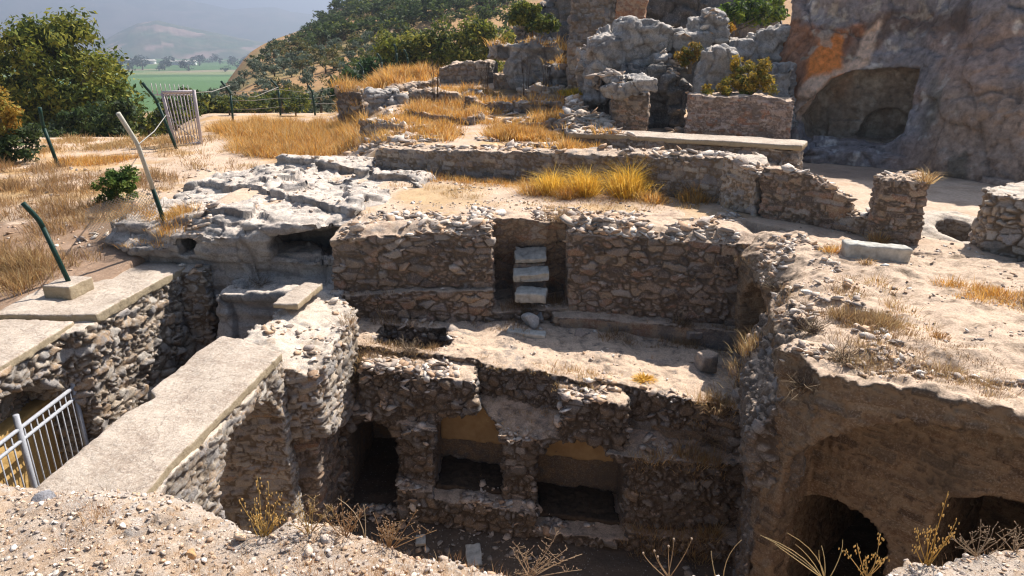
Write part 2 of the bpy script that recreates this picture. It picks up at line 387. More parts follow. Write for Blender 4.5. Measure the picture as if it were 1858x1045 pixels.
def simple(name, c1, c2, sc=20, rough=0.85, bst=0.4, bd=0.01, metal=0.0, attr=None):
    m, nt, b = nodes(name)
    n = noise(nt, sc, 6, 0.65)
    c = mixc(nt, maprange(nt, n, 0.3, 0.7), c1, c2)
    if attr:
        at = N_(nt, 'ShaderNodeAttribute', attribute_name='tint'); c = mixc(nt, 1.0, c, at.outputs['Color'], 'MULTIPLY')
    nt.links.new(c, b.inputs['Base Color']); b.inputs['Roughness'].default_value = rough; b.inputs['Metallic'].default_value = metal
    bump(nt, b, [(noise(nt, sc * 3, 4, 0.7), bst, bd)])
    return m
def capmat():
    m, nt, b = nodes('weathered concrete'); L = nt.links
    n1 = noise(nt, 2.2, 6, 0.65); n2_ = noise(nt, 22, 6, 0.75); n3 = noise(nt, 75, 4, 0.7)
    c = mixc(nt, maprange(nt, n1, 0.35, 0.65), (0.38, 0.30, 0.235), (0.56, 0.465, 0.375))
    c = mixc(nt, maprange(nt, n2_, 0.5, 0.7, 0, 0.75), c, (0.68, 0.60, 0.51)); c = mixc(nt, maprange(nt, n2_, 0.46, 0.28, 0, 0.8), c, (0.22, 0.165, 0.12))
    vo = N_(nt, 'ShaderNodeTexVoronoi'); vo.feature = 'DISTANCE_TO_EDGE'; vo.inputs['Scale'].default_value = 1.1
    mp = N_(nt, 'ShaderNodeVectorMath', operation='ADD'); nv = N_(nt, 'ShaderNodeTexNoise'); nv.inputs['Scale'].default_value = 3.0; nv.inputs['Detail'].default_value = 5
    L.new(coords(nt), nv.inputs['Vector']); sc = N_(nt, 'ShaderNodeVectorMath', operation='SCALE'); sc.inputs[3].default_value = 0.5; L.new(nv.outputs['Color'], sc.inputs[0]); L.new(coords(nt), mp.inputs[0]); L.new(sc.outputs[0], mp.inputs[1]); L.new(mp.outputs[0], vo.inputs['Vector'])
    crack = maprange(nt, vo.outputs['Distance'], 0.002, 0.012, 1.0, 0.0)
    c = mixc(nt, math_(nt, 'MULTIPLY', crack, 0.4), c, (0.12, 0.09, 0.07))
    g = N_(nt, 'ShaderNodeNewGeometry'); sx = N_(nt, 'ShaderNodeSeparateXYZ'); L.new(g.outputs['Normal'], sx.inputs[0])
    c = mixc(nt, maprange(nt, sx.outputs[2], 0.6, 0.2, 0, 0.7), c, (0.33, 0.26, 0.15))
    L.new(c, b.inputs['Base Color']); bump(nt, b, [(n1, 0.4, 0.08), (n2_, 0.8, 0.03), (n3, 0.6, 0.008), (crack, -0.5, 0.02)]); return m
M['cap'] = capmat()
M['white'] = simple('white render', (0.7, 0.7, 0.68), (0.8, 0.79, 0.76), 2)
M['marble'] = simple('weathered marble', (0.28, 0.265, 0.23), (0.58, 0.55, 0.49), 8, bst=0.4)
M['greenpost'] = simple('green painted steel', (0.006, 0.026, 0.02), (0.014, 0.048, 0.036), 30, 0.5, 0.15, 0.002)
M['greypost'] = simple('peeling pale paint', (0.40, 0.37, 0.30), (0.55, 0.52, 0.44), 30, 0.6, 0.2, 0.002)
M['steel'] = simple('grey gate steel', (0.30, 0.31, 0.34), (0.42, 0.43, 0.46), 30, 0.5, 0.15, 0.002)
M['pinkgrey'] = simple('faded gate paint', (0.42, 0.36, 0.37), (0.54, 0.48, 0.48), 20, 0.6, 0.15, 0.002)
M['wire'] = simple('fence wire', (0.30, 0.28, 0.25), (0.40, 0.38, 0.34), 30, 0.5, 0.1, 0.002)
M['plaster'] = simple('ochre plaster', (0.50, 0.30, 0.10), (0.62, 0.42, 0.17), 4, bst=0.5, bd=0.02)
M['nplaster'] = simple('old niche plaster', (0.34, 0.22, 0.11), (0.46, 0.33, 0.18), 5, bst=0.5, bd=0.02)
def leafmat(name, trans=0.35):
    m, nt, b = nodes(name)
    at = N_(nt, 'ShaderNodeAttribute', attribute_name='tint')
    nt.links.new(at.outputs['Color'], b.inputs['Base Color']); b.inputs['Roughness'].default_value = 0.7
    tr = N_(nt, 'ShaderNodeBsdfTranslucent'); nt.links.new(at.outputs['Color'], tr.inputs[0])
    mx = N_(nt, 'ShaderNodeMixShader'); mx.inputs[0].default_value = trans
    nt.links.new(b.outputs[0], mx.inputs[1]); nt.links.new(tr.outputs[0], mx.inputs[2])
    nt.links.new(mx.outputs[0], nt.nodes['Material Output'].inputs[0]); return m
M['leaf'] = leafmat('leaves'); M['grass'] = leafmat('dry grass', 0.4)
def attrmat(name, sc, bst=0.6, bd=0.02, lo=0.65, hi=1.3):
    m, nt, b = nodes(name)
    at = N_(nt, 'ShaderNodeAttribute', attribute_name='tint')
    n = noise(nt, sc, 6, 0.7)
    v = maprange(nt, n, 0.3, 0.7, lo, hi); cc = N_(nt, 'ShaderNodeCombineColor')
    for i in range(3): nt.links.new(v, cc.inputs[i])
    c = mixc(nt, 1.0, at.outputs['Color'], cc.outputs[0], 'MULTIPLY')
    nt.links.new(c, b.inputs['Base Color'])
    bump(nt, b, [(n, bst, bd), (noise(nt, sc * 4, 4, 0.7), bst, bd * 0.4)]); return m
M['loose'] = attrmat('loose stone', 25, 0.5, 0.012)
M['bark'] = simple('bark', (0.10, 0.075, 0.05), (0.18, 0.14, 0.10), 8, bst=0.8, bd=0.03)
def groundmat():
    m, nt, b = nodes('dry ground'); L = nt.links
    at = N_(nt, 'ShaderNodeAttribute', attribute_name='tint')
    n1 = noise(nt, 1.3, 6, 0.65); n2_ = noise(nt, 14, 6, 0.75); n3 = noise(nt, 60, 4, 0.7)
    f = math_(nt, 'ADD', math_(nt, 'MULTIPLY', n1, 0.4), math_(nt, 'MULTIPLY', n2_, 0.6))
    v = maprange(nt, f, 0.32, 0.66, 0.62, 1.25)
    cc = N_(nt, 'ShaderNodeCombineColor')
    for i in range(3): L.new(v, cc.inputs[i])
    c = mixc(nt, 1.0, at.outputs['Color'], cc.outputs[0], 'MULTIPLY')
    vo = N_(nt, 'ShaderNodeTexVoronoi'); vo.inputs['Scale'].default_value = 22; L.new(coords(nt), vo.inputs['Vector'])
    peb = maprange(nt, vo.outputs['Distance'], 0.16, 0.26, 1.0, 0.0)
    sel = N_(nt, 'ShaderNodeSeparateColor'); L.new(vo.outputs['Color'], sel.inputs[0])
    peb = math_(nt, 'MULTIPLY', peb, maprange(nt, sel.outputs[0], 0.55, 0.6))
    pc = ramp(nt, sel.outputs[1], [(0.0, (0.25, 0.22, 0.2)), (0.5, (0.5, 0.44, 0.38)), (1.0, (0.66, 0.6, 0.54))])
    c = mixc(nt, math_(nt, 'MULTIPLY', peb, 0.55), c, pc)
    L.new(c, b.inputs['Base Color'])
    bump(nt, b, [(n2_, 0.6, 0.04), (peb, 0.6, 0.015), (n3, 0.5, 0.012)]); return m
M['ground'] = groundmat()

# ------------------------------------------------------------------ terrain heights
def pl(v, xs, ys): return np.interp(v, xs, ys)
UP = [(-3.5, 18.6), (-1.7, 17.95), (1.1, 17.0), (3.15, 15.85), (4.5, 14.8), (5.1, 14.4), (6.0, 15.6), (6.7, 16.1), (7.3, 18.5), (9.0, 22.5), (9, 60), (-60, 60), (-60, 32), (-9, 21)]
PIT = [(-7.6, 1.0), (-7.6, 10.6), (-7.3, 10.8), (-7.2, 13.4), (-5.4, 14.0), (-5.0, 14.5), (-3.3, 14.5), (-3.1, 13.4), (-0.35, 13.3), (-0.35, 13.75), (1.1, 13.75), (1.1, 13.2),
       (4.4, 12.9), (5.1, 12.0), (5.9, 11.0), (7.2, 10.4), (13, 10.0), (13, 1.0)]
WELL = (8.15, 12.3)
def gz(x, y, detail=True):
    x = np.asarray(x, np.float32); y = np.asarray(y, np.float32); x, y = np.broadcast_arrays(x, y)
    yy = np.maximum(y, 5.0); a = x / yy
    zl = pl(y, [8, 12, 16, 20, 24, 41, 60, 150, 300, 420], [-4.35, -3.98, -3.45, -3.25, -3.1, -3.45, -5.5, -14, -25, -26.5])
    zl = zl - sstep(24, 34, y) * sstep(-0.42, -0.52, a) * pl(y, [24, 60, 150], [0, 3.0, 0])
    zu = pl(y, [17, 22, 28, 35, 45, 60], [-2.42, -2.28, -1.9, -1.25, -1.5, -4.0])
    wa = sstep(-0.26, -0.16, a)
    far = sstep(44, 58, y)
    # the hill beyond: rises to a ridge about 160 m off, higher towards the right
    e = pl(a, [-0.46, -0.3575, -0.298, -0.2135, -0.1, 0.1, 1.0], [-0.045, 0.0, 0.021, 0.056, 0.10, 0.15, 0.2])
    zr = e * 160
    zh = -4.0 + (zr + 4.0) * np.clip((y - 58) / 102, 0, 1) - np.maximum(y - 160, 0) * 0.25
    wh = sstep(-0.47, -0.35, a) * sstep(50, 75, y)
    zf = np.maximum(zl, -26.5); zf = np.where(y > 300, -26.5, zf)
    zn = zl * (1 - wa) + zu * wa
    T = np.maximum(zn * (1 - far) + far * (zf * (1 - wa) + (-4.0) * wa), -26.5)
    T = T * (1 - wh) + np.maximum(zh, -26.5) * wh
    # terrace in front of the upper wall and the trodden floor on the right
    up = -sdpoly(x, y, UP); wd = np.clip(np.interp(x, [-9, -5.5, -3.2], [2.5, 1.6, 0.12]), 0.12, 2.5)
    wd = np.where(y > 23, 3.0 + np.clip((y - 23) * 0.3, 0, 2), wd)
    m = sstep(-wd, wd, up)
    T1 = -3.1 + 0.05 * sstep(13, 17, y) - 0.25 * sstep(9, 16, x) * 0 
    T1 = np.where(x < -5.5, np.minimum(zl, T1) if False else T1, T1)
    wl_ = sstep(-6.3, -7.0, x)
    T1 = T1 * (1 - wl_) + zl * wl_
    near = sstep(40, 30, y)
    m = 1 - (1 - m) * near
    Z = T1 * (1 - m) + T * m
    if detail:
        am = np.clip(0.03 + y * 0.0006, 0, 0.6)
        Z = Z + am * n2(x, y, 0.9, 3) + 0.012 * n2(x, y, 0.16, 8, 3) + sstep(60, 110, y) * sstep(-0.48, -0.4, a) * 1.6 * n2(x, y, 16, 5, 4) * (y < 400)
    d = np.sqrt((x - WELL[0]) ** 2 + ((y - WELL[1]) * 1.0) ** 2)
    Z = Z - 0.26 * np.exp(-(d / 0.8) ** 4) - 3.0 * sstep(0.62, 0.52, d)
    p = sstep(0.1, -0.1, sdpoly(x, y, PIT))
    return Z * (1 - p) + (-7.5 + 0.06 * n2(x, y, 0.5, 21)) * p
def axis(lo, hi, st, far0, far1, g):
    a = list(np.arange(lo, hi, st)); s = st
    while a[-1] < far1: s *= g; a.append(a[-1] + s)
    b = []; s = st; v = lo
    while v > far0: s *= g; v -= s; b.append(v)
    return np.array(b[::-1] + a, np.float32)
def build_ground():
    xs = axis(-10.5, 11.5, 0.05, -7000, 7000, 1.055); ys = axis(2.0, 20.5, 0.05, -30, 9000, 1.045)
    X, Y = np.meshgrid(xs, ys, indexing='ij'); Z = gz(X, Y)
    V = np.stack([X.ravel(), Y.ravel(), Z.ravel()], 1); nx, ny = X.shape
    i = np.arange(nx * ny).reshape(nx, ny); Q = np.stack([i[:-1, :-1], i[1:, :-1], i[1:, 1:], i[:-1, 1:]], -1).reshape(-1, 4)
    x, y, z = V.T; a = x / np.maximum(y, 5)
    C = np.tile(np.array(SOIL, np.float32), (len(V), 1))
    def blend(w, c):
        nonlocal C; C = C * (1 - w[:, None]) + np.array(c, np.float32) * w[:, None]
    g = n2(x, y, 1.7, 31); g2 = n2(x, y, 0.5, 33)
    pat = sstep(-0.1, 0.35, g + 0.4 * g2)
    blend(sstep(0.1, 0.5, g2) * 0.5 * (y < 60), (0.44, 0.30, 0.20))
    blend(pat * sstep(-6, -8, x) * sstep(21, 17, y) * 0.9, (0.40, 0.26, 0.12))
    blend(0.75 * pat * sstep(16.9, 17.4, y) * sstep(46, 40, y) * (a < 0.35), (0.50, 0.30, 0.12))
    blend(0.7 * sstep(12.5, 13.5, y) * sstep(17.5, 16, y) * sstep(-0.1, 0.3, g) * sstep(-4.5, -2.5, x) * sstep(5.2, 4.2, x), (0.46, 0.30, 0.14))
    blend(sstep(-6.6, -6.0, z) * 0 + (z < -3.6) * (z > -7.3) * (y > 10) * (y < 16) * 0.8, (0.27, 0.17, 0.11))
    blend((z < -7.2) * (y < 15) * 0.95, (0.12, 0.085, 0.06))  # pit floor: shade put into a darker ground colour
    blend(sstep(16.5, 17.5, y) * sstep(20.5, 18, y) * sstep(6.5, 8.5, x) * 0.8, (0.24, 0.18, 0.14))  # cliff's shadow painted into the ground below the grotto
    h = sstep(50, 60, y)
    blend(h, (0.40, 0.235, 0.11))
    blend(h * sstep(-0.1, 0.3, n2(x, y, 9, 41)) * 0.7, (0.22, 0.19, 0.08))
    blend(h * sstep(0.25, 0.5, n2(x, y, 5, 43)) * sstep(70, 120, y) * 0.6, (0.42, 0.38, 0.34))
    # farmed plain: strips of crops, stubble and bare soil
    pm = (z < -24).astype(np.float32)
    blend(pm, (0.07, 0.15, 0.035))
    fx = x + 0.35 * y; fy = y - 0.2 * x; kx = np.floor(fx / 140).astype(np.int64); ky = np.floor(fy / 90).astype(np.int64)
    r = _f(_h(kx, ky, kx * 0, 77))
    for lo, hi, c in ((0, .3, (0.05, 0.12, 0.03)), (.3, .5, (0.10, 0.19, 0.05)), (.62, .75, (0.22, 0.24, 0.10)), (.9, 1, (0.30, 0.24, 0.15))):
        blend(pm * ((r >= lo) & (r < hi)) * 0.85, c)
    blend(pm * sstep(0.1, 0.4, n2(x, y, 60, 45)) * sstep(900, 1500, y) * 0.6, (0.04, 0.075, 0.035))
    d = np.sqrt((x - WELL[0]) ** 2 + (y - WELL[1]) ** 2)
    blend(sstep(0.60, 0.5, d), (0.05, 0.038, 0.026))  # darkness of the well shaft painted into the ground colour
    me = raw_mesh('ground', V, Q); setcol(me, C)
    o = link('ground', me, M['ground']); tag(o, 'dry sandy ground running between the ruins and out to the valley', 'ground', kind='structure'); return o
ground = build_ground(); SOLIDS.append(ground)

def build_mountain(name, label, skyline, dist, depth, base, col, seed):
    """a range of hills: ridge height from the outline, falling off on both sides"""
    us = np.linspace(skyline[0][0], skyline[-1][0], 260); vs = np.interp(us, [s[0] for s in skyline], [s[1] for s in skyline])
    ts = np.linspace(-1, 1, 41); V = []; 
    for u, v in zip(us, vs):
        r = ray(u, v); k = dist / r[1]; xr, zr = r[0] * k, r[2] * k
        for t in ts:
            yy = dist + t * depth; s = yy / dist
            V.append((xr * s, yy, base + (zr - base) * (1 - abs(t)) ** 0.85))
    V = np.array(V, np.float32); hgt = (V[:, 2] - base)
    V[:, 2] += 0.22 * hgt * fbm(V / (depth * 0.22), seed, 5, ridge=True) * np.tile(1 - (1 - np.abs(ts)) ** 6, len(us))
    i = np.arange(len(us) * len(ts)).reshape(len(us), len(ts)); Q = np.stack([i[:-1, :-1], i[1:, :-1], i[1:, 1:], i[:-1, 1:]], -1).reshape(-1, 4)
    me = raw_mesh(name, V, Q)
    n = fbm(V / (depth * 0.06), seed + 4, 4); n2a = fbm(V / (depth * 0.15), seed + 6, 3)
    C = np.array(col[0], np.float32) + (np.array(col[1], np.float32) - np.array(col[0], np.float32)) * sstep(-0.2, 0.3, n)[:, None]
    C = C + (np.array(col[2], np.float32) - C) * sstep(0.2, 0.45, n2a)[:, None]
    setcol(me, C); o = link(name, me, M['far']); tag(o, label, 'mountain', kind='structure'); return o
M['far'] = attrmat('distant slopes', 0.01, 0.2, 5)
build_mountain('mountain', 'blue hazy mountain range closing the far side of the valley', [(-700, -20), (-250, -18), (0, -15), (150, -12), (300, -4), (350, 3), (385, 9), (420, 17), (455, 14), (500, 13), (530, 22), (560, 25), (620, 30), (700, 45), (800, 70)], 5200, 1500, -27, [(0.08, 0.10, 0.06), (0.16, 0.14, 0.10), (0.2, 0.17, 0.14)], 3)
build_mountain('hill', 'low rounded hill with bare patches rising from the valley floor', [(120, 99), (170, 84), (215, 58), (250, 42), (285, 37), (320, 45), (380, 57), (430, 68), (475, 76), (540, 92), (600, 100)], 2900, 600, -27, [(0.07, 0.11, 0.05), (0.14, 0.14, 0.08), (0.36, 0.25, 0.20)], 9)

flatmask_ = lambda V, N: sstep(0.75, 0.4, N[:, 2])
def f_well(X, Y, Z):
    r = np.sqrt((X - WELL[0]) ** 2 + (Y - WELL[1]) ** 2) + 0.05 * n2(X, Y, 0.3, 141, 3)
    top = -3.13 + 0.30 * np.clip(Y - WELL[1], -0.7, 0.7) + 0.05 * np.exp(-((r - 0.52) / 0.12) ** 2) - 0.1 * sstep(0.75, 0.95, r)
    return np.maximum(np.maximum(np.maximum(r - 0.95, 0.37 + 0.06 * sstep(-3.3, -3.8, Z) - r), Z - top), -5.6 - Z)
o = solid('well', (7.1, 11.3, -5.6), (9.2, 13.4, -2.8), 0.03, f_well, M['pale'], rough=((0.3, 0.03), (0.1, 0.02)), stones=((0.25, 0.25, 0.1), 0.02), seed=142, stonemask=flatmask_)
tag(o, 'round open well shaft with a worn earthen rim beside the right hand wall block', 'well')
M['litter'] = simple('litter darkened for shade', (0.045, 0.032, 0.022), (0.11, 0.08, 0.055), 12, bst=0.8, bd=0.03)  # dark sheets for the niche floors, their colour deepening the shade there
# ------------------------------------------------------------------ the excavation
def yl_(X, Y): return Y - (9.65 - 0.19 * X)
def f_central(X, Y, Z):
    P = [(-3.3, 12.25), (-0.36, 12.5), (1.1, 12.5), (4.55, 11.7), (4.7, 14.0), (-3.3, 14.0)]
    d2 = sdpoly(X, Y, P)
    top = -3.1 + 0.06 * n2(X, Y, 0.8, 61, 3) - 0.14 * sstep(0.35, 0, -d2)
    D = np.maximum(d2 + 0.0 * Z, np.maximum(Z - top, -7.0 - Z))
    pl_ = np.maximum(np.maximum(sdpoly(X, Y, [(-3.35, 12.08), (0.2, 12.36), (0.2, 13), (-3.35, 13)]) + 0 * Z, Z + 4.28), -7.0 - Z)
    D = np.minimum(D, pl_)
    pr = np.maximum(np.maximum(sdpoly(X, Y, [(0.8, 12.2), (2.3, 11.95), (3.2, 11.7), (4.4, 11.4), (4.4, 13), (0.8, 13)]) + 0 * Z, Z + 4.78), -7.0 - Z)   # low bench
    D = np.minimum(D, pr)
    niche = np.maximum(box(X, Y, Z, -0.38, 1.08, 11.0, 13.6, -4.72, -2.0), Y - (12.98 + 0.55 * np.clip(-3.05 - Z, 0, 1) + 0.12 * n2(X, Y * 0, 0.3, 65, 3)))
    return np.maximum(D, -niche)
def flatmask(V, N): return sstep(0.75, 0.4, N[:, 2])
def cmask(V, N): return sstep(0.75, 0.4, N[:, 2]) * (1 - ((V[:, 2] < -4.8) & (V[:, 0] > 0.9)) * 0.9) * (1 - 0.45 * ((V[:, 1] > 12.7) & (V[:, 0] > -0.5) & (V[:, 0] < 1.2)))
central = solid('rubble_wall', (-3.5, 11.2, -5.7), (4.9, 14.1, -2.9), 0.025, f_central, M['stone'], rough=((0.3, 0.035), (0.12, 0.02)), stones=((0.31, 0.31, 0.145), 0.06), warp=(0.7, 0.05), seed=3, stonemask=cmask)
tag(central, 'long stone retaining wall with a gap for the three marble steps', 'wall')

A0 = py(680, 850, 10.1); N1a, N1b = py(785, 800, 9.85), py(916, 800, 9.75); N2a, N2b = py(977, 850, 9.65), py(1136, 850, 9.3)
def f_facade(X, Y, Z):
    yl = yl_(X, Y); sideL = -3.0 - X; sideR = X - 4.1
    zt = -4.93 - 0.055 * X + 0.05 * n2(X, Y, 0.8, 71, 3)
    e1 = 0.72 - 0.14 * np.clip(X, 0, 4) + 0.18 * n2(X, Y * 0, 0.5, 73, 3)
    t2 = np.maximum(Z - zt, e1 - yl)
    blk = ((X > -2.45) & (X < -0.62)) | ((X > 0.78) & (X < 1.78))
    b1 = np.maximum(np.maximum(Z - (zt - 0.15 + 0.12 * n2(X, Y, 0.35, 75, 3)), 0.12 - yl), np.where(blk, -0.2, 0.2))
    dd = np.minimum(np.maximum(-2.5 - X, X + 0.60), 9); dd = np.minimum(np.maximum(-2.5 - X, X + 0.60), np.maximum(0.78 - X, X - 1.78))
    b1 = np.maximum(np.maximum(Z - (zt - 0.1), 0.1 + 0.12 * n2(X, Z * 1.0 + 0 * Y, 0.4, 76, 3) - yl), dd)
    led = np.maximum(Z - (-5.52 - 0.035 * X - 0.32 * sstep(0.75, 0.0, yl) + 0.08 * n2(X, Y, 0.4, 77, 3)), -0.02 + 0.10 * np.sin(X * 2.1) * sstep(-5.2, -6.0, Z) - yl)
    low = np.maximum(Z + 6.85 + 0.1 * np.clip(X + 1.5, 0, 3), -0.28 - yl)
    D = np.minimum(np.minimum(t2, b1), np.minimum(led, low))
    D = np.maximum(D, np.maximum(sideL, sideR)); D = np.maximum(D, Y - 12.9)
    hole = box(X, Y, Z, -2.55, -1.0, 10.75, 12.05, -5.75, -3)
    D = np.maximum(D, -(hole + 0.15))
    return D
def c_facade(X, Y, Z):
    yl = yl_(X, Y)
    # arched doorway, two arched niches
    ar = np.maximum(np.where(Z > -6.35, np.sqrt((X - A0[0] + 0.03) ** 2 + (Z + 6.35) ** 2), np.abs(X - A0[0] + 0.03)) - 0.48, np.maximum(yl - 2.2, -8 - Z))
    def niche(xa, xb, zb, zs, zt_):
        c, w = (xa + xb) / 2, (xb - xa) / 2
        arch = zs + (zt_ - zs) * np.sqrt(np.clip(1 - ((X - c) / (w * 1.03)) ** 2, 0, 1))
        return np.maximum(np.maximum(np.abs(X - c) - w, np.maximum(zb - Z, Z - arch)), yl - 0.95)
    k1 = niche(N1a[0], N1b[0], -7.0, -6.15, -5.60); k2 = niche(N2a[0] - 0.04, N2b[0] + 0.04, -7.32, -6.48, -5.86)
    return np.minimum(ar, np.minimum(k1, k2))
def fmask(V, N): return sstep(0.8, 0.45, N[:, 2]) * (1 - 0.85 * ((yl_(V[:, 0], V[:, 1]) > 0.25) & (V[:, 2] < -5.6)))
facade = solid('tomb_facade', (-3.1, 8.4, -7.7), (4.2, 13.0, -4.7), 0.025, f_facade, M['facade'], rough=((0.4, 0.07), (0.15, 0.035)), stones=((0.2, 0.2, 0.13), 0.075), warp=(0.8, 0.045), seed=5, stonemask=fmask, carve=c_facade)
for (a_, b_, z0, z1) in ((N1a[0], N1b[0], -6.55, -5.85), (N2a[0], N2b[0], -6.68, -6.12)):
    c_ = (a_ + b_) / 2; yb = 9.65 - 0.19 * c_ + 0.93
    solid('niche_plaster', (a_ - .1, yb - .35, z0 - .15), (b_ + .1, yb + .35, z1 + .15), 0.025, lambda X, Y, Z: np.maximum(np.maximum(np.abs(yl_(X, Y) - 0.93) - 0.035, np.abs(X - c_) - (b_ - a_) * 0.47), np.abs(Z - (z0 + z1) / 2) - (z1 - z0) / 2), M['nplaster'], rough=((0.3, 0.03), (0.1, 0.012)), fine=(0.04, 0.004), seed=6, parent=facade)
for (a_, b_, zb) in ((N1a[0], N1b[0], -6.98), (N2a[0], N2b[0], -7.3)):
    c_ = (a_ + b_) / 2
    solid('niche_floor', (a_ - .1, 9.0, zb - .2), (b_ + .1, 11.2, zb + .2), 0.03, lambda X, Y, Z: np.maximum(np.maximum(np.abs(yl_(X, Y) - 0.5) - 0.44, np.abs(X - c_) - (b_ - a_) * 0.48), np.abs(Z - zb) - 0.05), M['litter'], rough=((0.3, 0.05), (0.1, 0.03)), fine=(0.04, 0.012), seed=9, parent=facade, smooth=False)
tag(facade, 'terrace over a row of arched tomb niches in rough rubble', 'tomb')

MOUND = [(4.2, 12.6), (4.0, 11.7), (4.1, 10.0), (3.72, 9.45), (3.58, 8.9), (3.28, 7.85), (2.98, 6.95), (3.2, 6.45), (4.65, 5.55), (7, 4.7), (14, 4.5), (14, 10.6), (7.6, 11.0), (6.6, 11.7), (5.8, 12.6)]
def f_mound(X, Y, Z):
    d = sdpoly(X, Y, MOUND) + 0.16 * n2(X, Y, 0.9, 84, 3) + 0.07 * n2(X, Y, 0.3, 85, 3)
    dl = np.clip(-d, 0, 3)
    top = gz(X[:, :, 0] * np.ones_like(Y[:, :, 0]), np.maximum(Y[:, :, 0], 0) * np.ones_like(X[:, :, 0]), False)[:, :, None]
    top = np.where(top < -3.3, -3.1, top) + 0.03 * n2(X, Y, 0.9, 3) + 0.012 * n2(X, Y, 0.16, 8, 3) + 0.015 * 0
    top = -3.1 + 0.03 * n2(X, Y, 0.9, 3) + 0.012 * n2(X, Y, 0.16, 8, 3) + 0.02
    top = top - (0.40 - 0.36 * sstep(7.7, 7.0, Y)) * np.exp(-dl / 0.28) + (0.16 * n2(X, Y, 0.5, 81) + 0.09 * n2(X, Y, 0.17, 82, 3)) * np.exp(-dl / 0.9)
    D = np.maximum(d + 0.12 * np.clip(-3.3 - Z, 0, 1.2) * 0, np.maximum(Z - top, -7.9 - Z))
    return D
def c_mound(X, Y, Z):
    # barrel vault cut into the face that looks to the camera
    t = (0.707, -0.707); nrm = (0.707, 0.707); s = (X - 3.05) * t[0] + (Y - 6.75) * t[1]; q = (X - 3.05) * nrm[0] + (Y - 6.75) * nrm[1]
    c = 2.1; w = 2.05
    arch = -4.6 + 1.27 * np.sqrt(np.clip(1 - ((s - c) / w) ** 2, 0, 1))
    va = np.maximum(np.maximum(np.abs(s - c) - w, Z - arch), q - 0.9 + 0.0 * Z)
    D = va
    # two arched doorways in its back wall, and one in the side towards the terrace
    def door(sc, hw, zs):
        prof = np.where(Z > zs, np.sqrt((s - sc) ** 2 + ((Z - zs) * 1.45) ** 2), np.abs(s - sc)) - hw
        return np.maximum(prof, np.maximum(q - 4.6, 0.5 - q))
    D = np.minimum(D, np.minimum(door(0.42, 0.62, -5.62), door(2.12, 0.74, -4.85)))
    yc = 10.8; prof = np.where(Z > -4.25, np.sqrt((Y - yc) ** 2 + (Z + 4.25) ** 2), np.abs(Y - yc)) - 0.6
    D = np.minimum(D, np.maximum(np.maximum(prof, X - 5.4), -5.6 - Z))
    return D
def mmask(V, N):
    q = (V[:, 0] - 3.05) * 0.707 + (V[:, 1] - 6.75) * 0.707
    return sstep(0.7, 0.3, N[:, 2]) * (0.8 + 0.2 * (V[:, 2] > -3.7))
mound = solid('vaulted_chamber', (2.6, 4.4, -7.9), (9.2, 12.7, -2.85), 0.03, f_mound, M['brick'], rough=((0.7, 0.07), (0.22, 0.045)), stones=((0.34, 0.34, 0.105), 0.042, 1), warp=(1.2, 0.07), seed=7, stonemask=mmask, carve=c_mound)
tag(mound, 'dark vaulted brick chamber under the sandy ground on the right', 'vault')

def f_slope(X, Y, Z):
    d = sdpoly(X, Y, [(2.72, 6.95), (3.3, 6.75), (3.9, 9.0), (3.9, 9.35), (3.4, 9.3), (3.28, 9.0), (3.05, 8.2)])
    xe = np.interp(Y, [6.9, 8.2, 9.4, 11.3], [2.85, 3.15, 3.4, 3.85])
    top = -3.2 - 1.5 * np.clip(xe + 0.5 - X, 0, 2) + 0.12 * n2(X, Y, 0.45, 86, 3) - 0.2 * sstep(10.2, 11.2, Y)
    return np.maximum(d + 0.25 * sstep(-4.6, -5.4, Z) + 0 * Z, np.maximum(Z - top, -7.8 - Z))
o = solid('rubble_bank', (2.4, 6.5, -7.8), (4.5, 11.6, -2.9), 0.028, f_slope, M['facade'], rough=((0.5, 0.1), (0.18, 0.06)), stones=((0.2, 0.2, 0.12), 0.07), warp=(0.6, 0.06), seed=8, stonemask=lambda V, N: 0.55 + 0.45 * sstep(-0.3, 0.3, fbm(V / 0.5, 87, 2)))
tag(o, 'crumbling rubble slope hanging between the terrace and the vaulted chamber', 'bank')
# centre wall: concrete capping over masonry, an arch low in its lit side
def slab_mesh(name, poly, z0, z1, mat, parent, vox=0.025, rough=0.012, seed=1, r=0.02):
    P = np.array(poly); lo = (P[:, 0].min() - .1, P[:, 1].min() - .1, z0 - .1); hi = (P[:, 0].max() + .1, P[:, 1].max() + .1, z1 + .12)
    f = lambda X, Y, Z: np.maximum(sdpoly(X, Y, poly) + 0 * Z, np.maximum(Z - z1, z0 - Z))
    return solid(name, lo, hi, vox, f, mat, rough=((0.5, rough * 1.6), (0.12, rough)), warp=(0.9, 0.02), fine=(0.04, 0.004), seed=seed, parent=parent)
cw = empty('rubble_wall', (-3.9, 7.5, -7.5), 'thick wall with flat concrete capping running towards the camera', 'wall')
CAPP = [(-4.72, 4.3), (-3.52, 4.3), (-3.5, 6.2), (-3.34, 7.6), (-3.22, 8.85), (-3.75, 9.2), (-4.28, 9.45), (-4.42, 8.9), (-4.52, 7.75), (-4.36, 7.55), (-4.5, 7.2)]
cwp = Matrix.Translation(-cw.location)
